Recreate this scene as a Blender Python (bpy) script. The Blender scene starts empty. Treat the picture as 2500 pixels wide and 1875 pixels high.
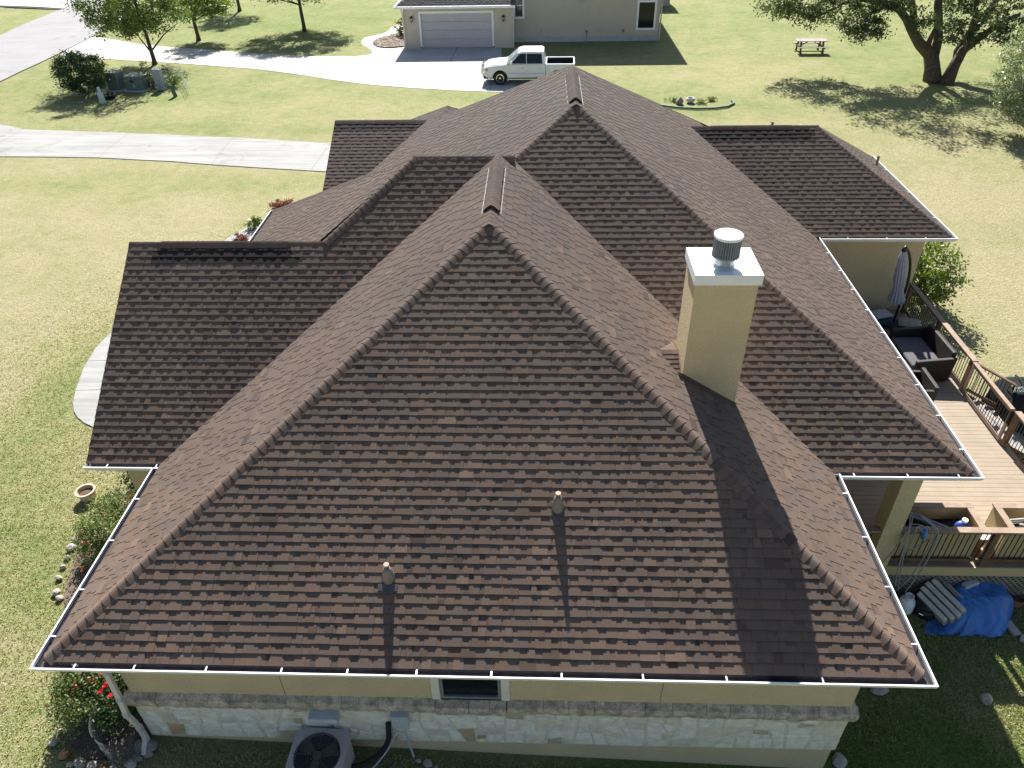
import bpy, bmesh, math, random
import numpy as np
from mathutils import Vector, Matrix
random.seed(7); RNG = np.random.default_rng(11)
R_ = math.radians
SC = bpy.context.scene; COL = SC.collection

# ------------------------------------------------------------ camera, world, sun, exposure
CF, CT, CY, CR = 1813.133, 36.584, -2.625, -1.285
CAM = np.array([7.037, -5.924, 9.346])
def _axes():
    t, y, r = map(math.radians, (CT, CY, CR))
    f = np.array([math.sin(y)*math.cos(t), math.cos(y)*math.cos(t), -math.sin(t)])
    ri = np.array([math.cos(y), -math.sin(y), 0.]); u = np.cross(ri, f)
    c, s = math.cos(r), math.sin(r)
    return c*ri+s*u, -s*ri+c*u, f
AR, AU, AF = _axes()
cd = bpy.data.cameras.new('camera'); cam = bpy.data.objects.new('camera', cd); COL.objects.link(cam)
cd.sensor_width = 36; cd.lens = CF/2500*36; cd.clip_start = .1; cd.clip_end = 2000
cam.matrix_world = Matrix(((AR[0], AU[0], -AF[0], CAM[0]), (AR[1], AU[1], -AF[1], CAM[1]), (AR[2], AU[2], -AF[2], CAM[2]), (0, 0, 0, 1)))
SC.camera = cam
SUN_EL, SUN_AZ = 40.3, -5.5            # azimuth from +Y towards +X
w = bpy.data.worlds.new('World'); SC.world = w; w.use_nodes = True
nt = w.node_tree; sky = nt.nodes.new('ShaderNodeTexSky'); sky.sky_type = 'NISHITA'; sky.sun_disc = False
sky.sun_elevation = R_(SUN_EL); sky.sun_rotation = R_(SUN_AZ); sky.air_density = 1.0; sky.dust_density = 1.2; sky.ozone_density = 1.0
bg = nt.nodes['Background']; bg.inputs['Strength'].default_value = .05
nt.links.new(sky.outputs[0], bg.inputs['Color'])
sd = bpy.data.lights.new('sun', 'SUN'); sd.energy = 5.0; sd.angle = R_(.53); sd.color = (1, .95, .88)
so = bpy.data.objects.new('sun', sd); COL.objects.link(so)
sdir = Vector((math.sin(R_(SUN_AZ))*math.cos(R_(SUN_EL)), math.cos(R_(SUN_AZ))*math.cos(R_(SUN_EL)), math.sin(R_(SUN_EL))))
so.rotation_euler = (-sdir).to_track_quat('-Z', 'Y').to_euler(); so.location = (0, 0, 40)
SC.view_settings.view_transform = 'Standard'; SC.view_settings.look = 'None'
SC.view_settings.exposure = 1.45; SC.view_settings.gamma = 1

# ------------------------------------------------------------ pixel (2500 x 1875 photograph) to world helpers, used to place things
def ray(px, py): return AF + AR*(px-1250)/CF + AU*(937.5-py)/CF
def at(px, py, ax, val):
    v = ray(px, py); return CAM + v*(val-CAM[ax])/v[ax]
def at_z(px, py, z): return at(px, py, 2, z)
def at_y(px, py, y): return at(px, py, 1, y)
def zg(x, y):
    x = np.asarray(x, float); y = np.asarray(y, float)
    fy = np.clip((y-12)/25, 0, 1)
    z = -2.85 - np.clip(x, 0, 14)*.055*(1-fy*fy*(3-2*fy))
    return z - .6*np.exp(-(((x+52)/9)**2+((y-67.3)/1.6)**2))
def gp(px, py, dz=0.):
    z = -2.85
    for _ in range(25):
        P = at_z(px, py, z); z = float(zg(P[0], P[1]))
    P[2] = z+dz; return P

# ------------------------------------------------------------ materials
def nmat(name): 
    m = bpy.data.materials.new(name); m.use_nodes = True
    return m, m.node_tree, m.node_tree.nodes['Principled BSDF']
def N(t, typ, **kw):
    n = t.nodes.new(typ)
    for k, v in kw.items():
        if k in n.inputs.keys() if hasattr(n.inputs, 'keys') else False: n.inputs[k].default_value = v
        else: setattr(n, k, v)
    return n
def ramp(t, stops, src):
    r = t.nodes.new('ShaderNodeValToRGB'); e = r.color_ramp.elements
    while len(e) < len(stops): e.new(.5)
    for i, (p, c) in enumerate(stops):
        e[i].position = p; e[i].color = tuple(c)+(1,) if len(c) == 3 else c
    t.links.new(src, r.inputs[0]); return r.outputs[0]
def noise(t, scale, detail=4, rough=.55, coord=None, dist=0):
    n = t.nodes.new('ShaderNodeTexNoise'); n.inputs['Scale'].default_value = scale; n.inputs['Detail'].default_value = detail
    n.inputs['Roughness'].default_value = rough; n.inputs['Distortion'].default_value = dist
    if coord is None:
        c = t.nodes.new('ShaderNodeTexCoord'); coord = c.outputs['Object']
    t.links.new(coord, n.inputs['Vector']); return n.outputs['Fac']
def mixc(t, fac, a, b, mode='MIX'):
    m = t.nodes.new('ShaderNodeMix'); m.data_type = 'RGBA'; m.blend_type = mode
    for sock, v in ((m.inputs[0], fac), (m.inputs[6], a), (m.inputs[7], b)):
        if hasattr(v, 'is_linked'): t.links.new(v, sock)
        elif isinstance(v, (int, float)): sock.default_value = v
        else: sock.default_value = tuple(v)+(1,)
    return m.outputs[2]
def math_(t, op, a, b=0):
    m = t.nodes.new('ShaderNodeMath'); m.operation = op
    for i, v in enumerate((a, b)):
        if hasattr(v, 'is_linked'): t.links.new(v, m.inputs[i])
        else: m.inputs[i].default_value = v
    return m.outputs[0]
def bump(t, b, h, strength=.3, dist=.01):
    n = t.nodes.new('ShaderNodeBump'); n.inputs['Strength'].default_value = strength; n.inputs['Distance'].default_value = dist
    t.links.new(h, n.inputs['Height']); t.links.new(n.outputs[0], b.inputs['Normal'])
def attr(t, name):
    a = t.nodes.new('ShaderNodeAttribute'); a.attribute_name = name; return a.outputs['Fac']
def simple(name, c, rough=.6, var=.2, scale=6, metal=0, bmp=0, bscale=80, spec=.4, fine=0, fscale=150, bd=.01):
    m, t, b = nmat(name)
    lo = tuple(x*(1-var) for x in c); hi = tuple(min(1, x*(1+var)) for x in c)
    col = ramp(t, [(.3, lo), (.7, hi)], noise(t, scale, 5, .6))
    if fine:
        col = mixc(t, 1.0, col, ramp(t, [(.25, (1-fine,)*3), (.75, (1+fine,)*3)], noise(t, fscale, 3, .7)), 'MULTIPLY')
    t.links.new(col, b.inputs['Base Color']); b.inputs['Roughness'].default_value = rough; b.inputs['Metallic'].default_value = metal
    b.inputs['Specular IOR Level'].default_value = spec
    if bmp: bump(t, b, noise(t, bscale, 3, .6), bmp, bd)
    return m
def leafmat(name, stops, trans=.35, rough=.5):
    m, t, b = nmat(name)
    col = ramp(t, stops, attr(t, 'tone'))
    t.links.new(col, b.inputs['Base Color']); b.inputs['Roughness'].default_value = rough; b.inputs['Specular IOR Level'].default_value = .35
    tr = t.nodes.new('ShaderNodeBsdfTranslucent'); t.links.new(mixc(t, 1., col, (1.2, 1.25, .6), 'MULTIPLY'), tr.inputs['Color'])
    ms = t.nodes.new('ShaderNodeMixShader'); ms.inputs[0].default_value = trans
    t.links.new(b.outputs[0], ms.inputs[1]); t.links.new(tr.outputs[0], ms.inputs[2])
    t.links.new(ms.outputs[0], t.nodes['Material Output'].inputs['Surface']); return m
def shinglemat(name, stops):
    m, t, b = nmat(name)
    col = ramp(t, stops, attr(t, 'tone'))
    col = mixc(t, 1., col, ramp(t, [(.2, (.62,)*3), (.8, (1.38,)*3)], noise(t, 95, 3, .75)), 'MULTIPLY')
    col = mixc(t, 1., col, ramp(t, [(.3, (.86, .86, .88)), (.7, (1.12, 1.1, 1.08))], noise(t, .7, 4, .6)), 'MULTIPLY')
    t.links.new(col, b.inputs['Base Color']); b.inputs['Roughness'].default_value = .92; b.inputs['Specular IOR Level'].default_value = .25; b.inputs['Diffuse Roughness'].default_value = 1.0
    bump(t, b, noise(t, 160, 2, .7), .35, .003); return m
M = {}
M['shingle'] = shinglemat('brown_shingle', [(0, (.042, .034, .032)), (.25, (.098, .071, .057)), (.5, (.186, .129, .096)), (.66, (.150, .116, .098)), (.84, (.222, .155, .113)), (1, (.262, .186, .137))])
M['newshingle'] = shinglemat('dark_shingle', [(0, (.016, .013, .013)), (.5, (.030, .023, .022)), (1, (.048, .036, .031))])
M['greyshingle'] = shinglemat('grey_shingle', [(0, (.05, .05, .055)), (.5, (.10, .098, .10)), (1, (.16, .15, .15))])
M['stucco'] = simple('tan_stucco', (.59, .485, .305), .9, .07, 1.2, bmp=.9, bscale=34, bd=.03, fine=.18, fscale=40, spec=.2)
M['stuccodeck'] = simple('tan_board', (.50, .39, .22), .8, .07, 2, spec=.2, fine=.06)
M['white'] = simple('white_metal', (.78, .79, .80), .35, .04, 3, spec=.5)
M['whitetrim'] = simple('white_trim', (.66, .63, .56), .7, .06, 4)
M['gutter_in'] = simple('gutter_inner_shade', (.035, .035, .045), .8, .4, 6)  # shadow inside the troughs, painted in as a dark navy colour
M['metal'] = simple('galvanised_metal', (.30, .34, .39), .42, .18, 8, metal=.6)
M['capmetal'] = simple('painted_cap_metal', (.80, .81, .82), .4, .05, 2.5, spec=.5)
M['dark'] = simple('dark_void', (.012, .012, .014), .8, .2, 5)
M['black'] = simple('black_metal', (.016, .016, .018), .45, .2, 8)
M['rubber'] = simple('black_rubber', (.018, .018, .018), .8, .25, 20)
M['stonecap'] = simple('weathered_ledge_stone', (.42, .365, .295), .95, .45, 7, bmp=.9, bscale=22, fine=.3, fscale=30)
M['fascia'] = simple('fascia_board', (.45, .36, .22), .7, .06, 3)
M['pipe'] = simple('painted_pipe', (.22, .155, .12), .6, .12, 9)
M['boot'] = simple('lead_boot', (.20, .17, .15), .55, .2, 12)
M['copper'] = simple('pipe_rim', (.26, .15, .115), .6, .1, 9)
def stonemat():
    m, t, b = nmat('white_limestone_veneer')
    col = ramp(t, [(0, (.72, .68, .58)), (.5, (.80, .765, .67)), (.74, (.76, .72, .61)), (.86, (.70, .63, .49)), (.93, (.62, .58, .51)), (.965, (.44, .34, .18)), (1, (.50, .44, .38))], attr(t, 'tone'))
    col = mixc(t, 1., col, ramp(t, [(.3, (.80, .80, .78)), (.7, (1.12, 1.12, 1.12))], noise(t, 7, 7, .7)), 'MULTIPLY')
    t.links.new(col, b.inputs['Base Color']); b.inputs['Roughness'].default_value = .9; b.inputs['Specular IOR Level'].default_value = .2
    bump(t, b, noise(t, 16, 6, .65), .8, .02); return m
M['stone'] = stonemat(); M['mortar'] = simple('mortar', (.62, .585, .50), .95, .12, 10, bmp=.5, bscale=40)
def lawnmat():
    m, t, b = nmat('mown_lawn')
    g = attr(t, 'green')
    n1 = noise(t, .35, 5, .6); n2 = noise(t, 2.2, 5, .65); n3 = noise(t, 9, 4, .7); n4 = noise(t, 26, 4, .85)
    f = math_(t, 'ADD', g, math_(t, 'MULTIPLY', math_(t, 'SUBTRACT', n1, .5), .85))
    f = math_(t, 'ADD', f, math_(t, 'MULTIPLY', math_(t, 'SUBTRACT', n2, .5), .9))
    f = math_(t, 'ADD', f, math_(t, 'MULTIPLY', math_(t, 'SUBTRACT', n3, .5), .5))
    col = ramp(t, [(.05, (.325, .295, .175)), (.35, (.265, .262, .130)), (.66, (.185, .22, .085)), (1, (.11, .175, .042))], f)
    col = mixc(t, 1., col, ramp(t, [(.28, (.42,)*3), (.5, (1.,)*3), (.72, (1.45,)*3)], n4), 'MULTIPLY')
    col = mixc(t, 1., col, ramp(t, [(.3, (.80,)*3), (.7, (1.18,)*3)], n3), 'MULTIPLY')
    bare = ramp(t, [(.70, (0, 0, 0)), (.76, (1, 1, 1))], noise(t, .8, 4, .6, dist=.4))
    col = mixc(t, math_(t, 'MULTIPLY', bare, .55), col, (.36, .29, .19))
    t.links.new(col, b.inputs['Base Color']); b.inputs['Roughness'].default_value = .95; b.inputs['Specular IOR Level'].default_value = .1
    bump(t, b, math_(t, 'ADD', n4, math_(t, 'MULTIPLY', n3, 1.2)), .9, .05); return m
M['lawn'] = lawnmat()
M['grass'] = leafmat('grass_blade', [(0, (.46, .42, .27)), (.45, (.37, .36, .19)), (.7, (.24, .28, .10)), (1, (.13, .225, .055))], .25, .7)
def concretemat(name, c, streak=.1):
    m, t, b = nmat(name)
    col = ramp(t, [(.3, tuple(x*.93 for x in c)), (.7, tuple(min(1, x*1.06) for x in c))], noise(t, .5, 5, .6))
    tc = t.nodes.new('ShaderNodeTexCoord'); mp = t.nodes.new('ShaderNodeMapping'); mp.inputs['Scale'].default_value = (.25, 3, 1); t.links.new(tc.outputs['Object'], mp.inputs[0])
    col = mixc(t, 1., col, ramp(t, [(.35, (1-streak,)*3), (.65, (1+streak*.5,)*3)], noise(t, 1.2, 5, .7, mp.outputs[0])), 'MULTIPLY')
    col = mixc(t, 1., col, ramp(t, [(.28, (.70, .69, .67)), (.42, (1, 1, 1))], noise(t, .55, 6, .7, dist=.8)), 'MULTIPLY')
    col = mixc(t, 1., col, ramp(t, [(.3, (.92,)*3), (.7, (1.05,)*3)], noise(t, 30, 4, .7)), 'MULTIPLY')
    t.links.new(col, b.inputs['Base Color']); b.inputs['Roughness'].default_value = .9; b.inputs['Specular IOR Level'].default_value = .2
    return m
M['concrete'] = concretemat('pale_concrete', (.44, .44, .425)); M['concrete2'] = concretemat('weathered_concrete', (.285, .287, .283), .2)
M['asphalt'] = concretemat('worn_asphalt', (.25, .25, .258), .07)
M['joint'] = simple('joint', (.20, .19, .17), .9)
M['bark'] = simple('bark', (.095, .075, .058), .95, .4, 6, bmp=1., bscale=9, fine=.3, fscale=18)
M['bark2'] = simple('young_bark', (.085, .068, .052), .95, .3, 8, bmp=.8, bscale=16)
M['leaf_dark'] = leafmat('dark_leaf', [(0, (.028, .055, .018)), (.5, (.055, .095, .030)), (1, (.10, .14, .045))])
M['leaf_mid'] = leafmat('mid_leaf', [(0, (.055, .09, .025)), (.5, (.105, .15, .042)), (1, (.19, .225, .08))])
M['leaf_oak'] = leafmat('oak_leaf', [(0, (.045, .07, .035)), (.5, (.085, .115, .058)), (1, (.16, .17, .09))])
M['leaf_pale'] = leafmat('silvery_leaf', [(0, (.12, .16, .10)), (.5, (.24, .29, .19)), (1, (.46, .48, .40))], .3, .35)
M['leaf_bush'] = leafmat('bush_leaf', [(0, (.022, .05, .018)), (.5, (.042, .08, .026)), (1, (.07, .11, .04))], .25)
M['leaf_bright'] = leafmat('bright_leaf', [(0, (.06, .10, .018)), (.5, (.12, .18, .035)), (1, (.2, .24, .06))])
M['leaf_sage'] = leafmat('sage_leaf', [(0, (.075, .115, .04)), (.5, (.15, .20, .075)), (1, (.25, .29, .13))])
M['leaf_red'] = leafmat('barberry_leaf', [(0, (.10, .02, .02)), (.5, (.17, .035, .035)), (1, (.25, .08, .06))], .25)
M['petal'] = leafmat('red_petal', [(0, (.35, .06, .05)), (.5, (.50, .10, .08)), (1, (.6, .2, .15))], .3)
M['rose'] = leafmat('rose_petal', [(0, (.5, .01, .03)), (.6, (.7, .03, .06)), (1, (.8, .12, .16))], .2)
M['rock'] = simple('pale_limestone_rock', (.34, .31, .265), .95, .3, 5, bmp=.9, bscale=12)
M['rockred'] = simple('rusty_rock', (.32, .17, .09), .95, .3, 5, bmp=.9, bscale=12)
M['rockgrey'] = simple('grey_rock', (.22, .21, .20), .95, .3, 5, bmp=.9, bscale=12)
M['mulch'] = simple('mulch', (.11, .085, .065), .95, .5, 12, bmp=1, bscale=30)
M['paint'] = simple('white_car_paint', (.74, .77, .80), .22, .02, 1, spec=.6)
M['glass'] = simple('dark_glass', (.010, .013, .017), .08, .1, 1, spec=.3)
M['windshield'] = simple('windshield_glass', (.28, .34, .36), .08, .1, 1, spec=.8)
M['chrome'] = simple('chrome', (.7, .7, .7), .15, .05, 5, metal=1)
M['amber'] = simple('amber_lens', (.65, .30, .05), .3)
M['lens'] = simple('clear_lens', (.75, .75, .72), .2)
M['nwall'] = simple('beige_stucco', (.49, .44, .365), .9, .04, 2, bmp=.4, bscale=60, fine=.06, fscale=40, spec=.2)
M['nbase'] = simple('grey_foundation', (.40, .40, .40), .9, .1, 3)
M['gdoor'] = simple('garage_door_paint', (.44, .43, .44), .5, .04, 3)
M['deckboard'] = simple('composite_decking', (.26, .213, .158), .75, .10, 2.2, fine=.06)
M['wood'] = simple('stained_wood', (.145, .088, .054), .7, .28, 5, fine=.15, fscale=60)
M['woodlight'] = simple('weathered_cap_wood', (.26, .19, .14), .75, .22, 5, fine=.15, fscale=60)
M['woodgrey'] = simple('weathered_grey_wood', (.27, .25, .23), .85, .3, 5, fine=.15)
M['lattice'] = simple('lattice_slat', (.20, .18, .15), .8, .2, 4)
M['util'] = simple('utility_green', (.125, .165, .145), .5, .1, 5)
M['utilw'] = simple('pale_pedestal', (.34, .38, .41), .5, .1, 6)
M['utilg'] = simple('green_pedestal', (.045, .12, .085), .5, .12, 6)
M['marker'] = simple('pale_marker', (.45, .55, .53), .5, .08, 6)
M['tarp'] = simple('blue_tarp', (.04, .165, .48), .45, .2, 3, spec=.5, bmp=.5, bscale=14)
M['slab'] = simple('concrete_slab', (.40, .385, .35), .9, .12, 6, bmp=.3, bscale=40, fine=.1)
M['wicker'] = simple('dark_wicker', (.022, .017, .015), .6, .35, 30, bmp=.8, bscale=70)
M['cushion'] = simple('grey_cushion', (.085, .085, .095), .9, .12, 8)
M['canvas'] = simple('grey_canvas', (.36, .36, .42), .9, .08, 5)
M['bagw'] = simple('pale_sack', (.45, .46, .46), .8, .15, 8)
M['bagt'] = simple('beige_pillow', (.36, .33, .27), .9, .15, 8)
M['bagd'] = simple('dark_weight_bag', (.035, .055, .06), .7, .2, 8)
M['cover'] = simple('black_vinyl_cover', (.016, .020, .022), .8, .3, 4, spec=.12, bmp=.4, bscale=6)
M['ink'] = simple('white_print', (.72, .74, .76), .5)
M['terracotta'] = simple('terracotta', (.30, .14, .075), .8, .15, 6)
M['potcream'] = simple('cream_glazed_pot', (.44, .37, .27), .6, .12, 6)
M['soil'] = simple('soil', (.09, .055, .04), .95, .3, 20, bmp=.8, bscale=40)
M['cable'] = simple('grey_cable', (.30, .30, .30), .6, .1, 10)
M['bluebag'] = simple('blue_bag', (.06, .26, .55), .5, .15, 6)
M['blueplastic'] = simple('blue_plastic', (.02, .06, .35), .4, .2, 6)
M['ac'] = simple('ac_paint', (.40, .39, .41), .5, .08, 6)
M['box_grey'] = simple('electrical_box_grey', (.42, .47, .50), .5, .06, 6)
M['net'] = simple('garden_netting', (.12, .13, .13), .7)
M['gravelstone'] = leafmat('river_gravel', [(0, (.10, .07, .05)), (.5, (.26, .20, .15)), (1, (.45, .40, .34))], 0., .9)

# ------------------------------------------------------------ mesh builder
ORG = {}
class MB:
    def __init__(s): s.v = []; s.f = []; s.t = []; s.m = []
    def face(s, pts, tone=.5, mi=0):
        i = len(s.v); s.v.extend([tuple(float(c) for c in p) for p in pts]); s.f.append(tuple(range(i, i+len(pts)))); s.t.append(tone); s.m.append(mi)
    def idx(s, verts, faces, tone=.5, mi=0):
        i = len(s.v); s.v.extend([tuple(float(c) for c in p) for p in verts])
        for q in faces: s.f.append(tuple(i+k for k in q)); s.t.append(tone); s.m.append(mi)
    def box(s, x0, x1, y0, y1, z0, z1, tone=.5, mi=0):
        v = [(x, y, z) for z in (z0, z1) for y in (y0, y1) for x in (x0, x1)]
        s.idx(v, [(0, 2, 3, 1), (4, 5, 7, 6), (0, 1, 5, 4), (2, 6, 7, 3), (0, 4, 6, 2), (1, 3, 7, 5)], tone, mi)
    def obox(s, c, ax, ay, az, tone=.5, mi=0):   # centre, three half-axis vectors
        c, ax, ay, az = map(np.array, (c, ax, ay, az))
        v = [c+i*ax+j*ay+k*az for k in (-1, 1) for j in (-1, 1) for i in (-1, 1)]
        s.idx(v, [(0, 2, 3, 1), (4, 5, 7, 6), (0, 1, 5, 4), (2, 6, 7, 3), (0, 4, 6, 2), (1, 3, 7, 5)], tone, mi)
    def bar(s, p, q, w_, h_, up=(0, 0, 1), tone=.5, mi=0):
        p, q = np.array(p, float), np.array(q, float); d = q-p; L = np.linalg.norm(d); d = d/L
        up = np.array(up, float)
        if abs(d@up) > .98: up = np.array((0, 1., 0))
        a = np.cross(d, up); a /= np.linalg.norm(a); b = np.cross(a, d)
        s.obox((p+q)/2, d*L/2, a*w_/2, b*h_/2, tone, mi)
    def prism(s, poly, vec, tone=.5, mi=0):
        n = len(poly); a = [np.array(p, float) for p in poly]; b = [p+np.array(vec, float) for p in a]
        s.idx(a+b, [tuple(range(n))[::-1], tuple(range(n, 2*n))]+[(i, (i+1) % n, n+(i+1) % n, n+i) for i in range(n)], tone, mi)
    def tube(s, pts, rad, seg=8, cap=True, tone=.5, mi=0, squash=1):
        pts = [np.array(p, float) for p in pts]; n = len(pts); rad = rad if hasattr(rad, '__len__') else [rad]*n
        v = []; prev = None
        for i in range(n):
            d = pts[min(i+1, n-1)]-pts[max(i-1, 0)]; d = d/(np.linalg.norm(d)+1e-9)
            if prev is None:
                u = np.array((0, 0, 1.)) if abs(d[2]) < .9 else np.array((1., 0, 0))
            else: u = prev
            a = np.cross(d, u); a /= np.linalg.norm(a)+1e-9; b = np.cross(a, d); prev = b
            for k in range(seg):
                t = 2*math.pi*k/seg; v.append(pts[i]+rad[i]*(a*math.cos(t)+b*math.sin(t)*squash))
        f = [(i*seg+k, i*seg+(k+1) % seg, (i+1)*seg+(k+1) % seg, (i+1)*seg+k) for i in range(n-1) for k in range(seg)]
        if cap: f += [tuple(range(seg))[::-1], tuple((n-1)*seg+k for k in range(seg))]
        s.idx(v, f, tone, mi)
    def lathe(s, prof, c, seg=20, axis=2, tone=.5, mi=0, jit=0, sx=1, sy=1):
        v = []
        for r, h in prof:
            for k in range(seg):
                t = 2*math.pi*k/seg; rr = r*(1+jit*math.sin(5*t+h*9))
                p = [rr*math.cos(t)*sx, rr*math.sin(t)*sy, h]
                if axis == 0: p = [p[2], p[0], p[1]]
                if axis == 1: p = [p[0], p[2], p[1]]
                v.append((c[0]+p[0], c[1]+p[1], c[2]+p[2]))
        n = len(prof)
        f = [(i*seg+k, i*seg+(k+1) % seg, (i+1)*seg+(k+1) % seg, (i+1)*seg+k) for i in range(n-1) for k in range(seg)]
        f += [tuple(range(seg))[::-1], tuple((n-1)*seg+k for k in range(seg))]
        s.idx(v, f, tone, mi)
    def blob(s, c, r, seed=0, rough=.25, tone=.5, flat=1.0, sub=2):   # an angular rock
        bm = bmesh.new(); bmesh.ops.create_icosphere(bm, subdivisions=sub, radius=1)
        rg = random.Random(seed); ds = [Vector((rg.uniform(-1, 1), rg.uniform(-1, 1), rg.uniform(-1, 1))).normalized() for _ in range(9)]
        cut = [rg.uniform(.55, .9) for _ in ds]
        vs = []
        for v in bm.verts:
            p = v.co.copy()
            for d, k in zip(ds, cut):
                q = p.dot(d)
                if q > k: p -= d*(q-k)*.85
            p *= 1+rough*.3*rg.uniform(-1, 1)
            vs.append((c[0]+p.x*r[0], c[1]+p.y*r[1], c[2]+p.z*r[2]))
        bm.verts.index_update()
        s.idx(vs, [tuple(v.index for v in f.verts) for f in bm.faces], tone); bm.free()
    def build(s, name, mat, parent=None, bevel=0, smooth=False, tone=False, local=False):
        o_ = ORG.get(parent.name, (0, 0, 0)) if (parent is not None and not local) else (0, 0, 0)
        me = bpy.data.meshes.new(name)
        v = np.array(s.v, float)-np.array(o_) if s.v else np.zeros((0, 3))
        me.from_pydata(v.tolist(), [], s.f)
        for m_ in (mat if isinstance(mat, (list, tuple)) else [mat]): me.materials.append(m_)
        if any(s.m): me.polygons.foreach_set('material_index', s.m)
        if tone:
            a = me.attributes.new('tone', 'FLOAT', 'FACE'); a.data.foreach_set('value', s.t)
        if smooth: me.polygons.foreach_set('use_smooth', [True]*len(s.f))
        me.update()
        o = bpy.data.objects.new(name, me); COL.objects.link(o)
        if parent is not None: o.parent = parent
        ORG[o.name] = o_
        if bevel:
            b = o.modifiers.new('bevel', 'BEVEL'); b.width = bevel; b.segments = 2; b.limit_method = 'ANGLE'; b.angle_limit = R_(40)
        return o
def tag(o, label, cat, group=None):
    o['label'] = label; o['category'] = cat
    if group: o['group'] = group
    return o
def thing(name, label, cat, loc, group=None, rz=0):
    o = bpy.data.objects.new(name, None); COL.objects.link(o); o.location = tuple(float(c) for c in loc); o.rotation_euler = (0, 0, rz)
    o.empty_display_size = .2; ORG[o.name] = tuple(float(c) for c in loc); return tag(o, label, cat, group)
def struct(o, kind='structure'): o['kind'] = kind; return o
def copy_tree(o, parent=None):
    c = o.copy(); COL.objects.link(c)
    if parent is not None: c.parent = parent
    for ch in list(o.children): copy_tree(ch, c)
    return c
def quads(name, P, A, B, tone, mat, parent=None, tri=False):
    """many small quads (leaves, blades): centres P, half-axes A and B, all (n,3)"""
    o_ = np.array(ORG.get(parent.name, (0, 0, 0)) if parent is not None else (0, 0, 0))
    n = len(P); P = P-o_
    if tri: V = np.stack([P-B, P+B, P+A], 1); k = 3
    else: V = np.stack([P-A-B*.2, P-B, P+A+B*.2, P+B], 1); k = 4
    me = bpy.data.meshes.new(name); me.vertices.add(n*k); me.vertices.foreach_set('co', V.reshape(-1).astype(np.float32))
    me.loops.add(n*k); me.loops.foreach_set('vertex_index', np.arange(n*k, dtype=np.int32))
    me.polygons.add(n); me.polygons.foreach_set('loop_start', np.arange(0, n*k, k, dtype=np.int32))
    me.materials.append(mat); me.update(calc_edges=True)
    a = me.attributes.new('tone', 'FLOAT', 'FACE'); a.data.foreach_set('value', np.clip(tone, 0, 1).astype(np.float32))
    o = bpy.data.objects.new(name, me); COL.objects.link(o)
    if parent is not None: o.parent = parent
    ORG[o.name] = tuple(o_); return o
def runit(n):
    v = RNG.normal(size=(n, 3)); return v/np.linalg.norm(v, axis=1)[:, None]
def leaves(name, P, size, mat, parent, tone=None, aspect=.5):
    n = len(P); A = runit(n); B = np.cross(A, runit(n)); B /= np.linalg.norm(B, axis=1)[:, None]+1e-9
    sz = size*RNG.uniform(.6, 1.3, n)[:, None]
    if tone is None: tone = RNG.normal(.5, .22, n)
    return quads(name, P, A*sz, B*sz*aspect, tone, mat, parent)
def clumps(c, r, nc, nl, cr, shell=.55, zmin=None):
    """leaf positions: nc clumps inside an ellipsoid (c, r), nl leaves each"""
    d = runit(nc); rad = RNG.uniform(shell**3, 1, nc)**(1/3); C = np.array(c)+d*rad[:, None]*np.array(r)
    s = cr*RNG.uniform(.6, 1.4, nc)
    P = np.repeat(C, nl, 0)+RNG.normal(size=(nc*nl, 3))*np.repeat(s, nl)[:, None]*np.array((1, 1, .6))*.55
    tone = np.repeat(RNG.normal(.5, .16, nc), nl)+RNG.normal(0, .17, nc*nl)
    return P, tone, C

# ============================================================ THE MAIN HOUSE (eaves at z = 0)
EX = .1429
def clip_poly(rect, poly):
    out = rect; n = len(poly)
    for i in range(n):
        a, b = poly[i], poly[(i+1) % n]; res = []
        ex, ey = b[0]-a[0], b[1]-a[1]
        L = math.hypot(ex, ey)
        if L < 1e-9: continue
        for k in range(len(out)):
            p, q = out[k], out[(k+1) % len(out)]
            dp = (ex*(p[1]-a[1])-ey*(p[0]-a[0]))/L; dq = (ex*(q[1]-a[1])-ey*(q[0]-a[0]))/L
            if dp >= -1e-9: res.append(p)
            if (dp > 1e-9 and dq < -1e-9) or (dp < -1e-9 and dq > 1e-9):
                t = dp/(dp-dq); res.append((p[0]+t*(q[0]-p[0]), p[1]+t*(q[1]-p[1])))
        out = res
        if len(out) < 3: return []
    return out
def area(p): return abs(sum(p[i][0]*p[(i+1) % len(p)][1]-p[(i+1) % len(p)][0]*p[i][1] for i in range(len(p))))/2
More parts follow.
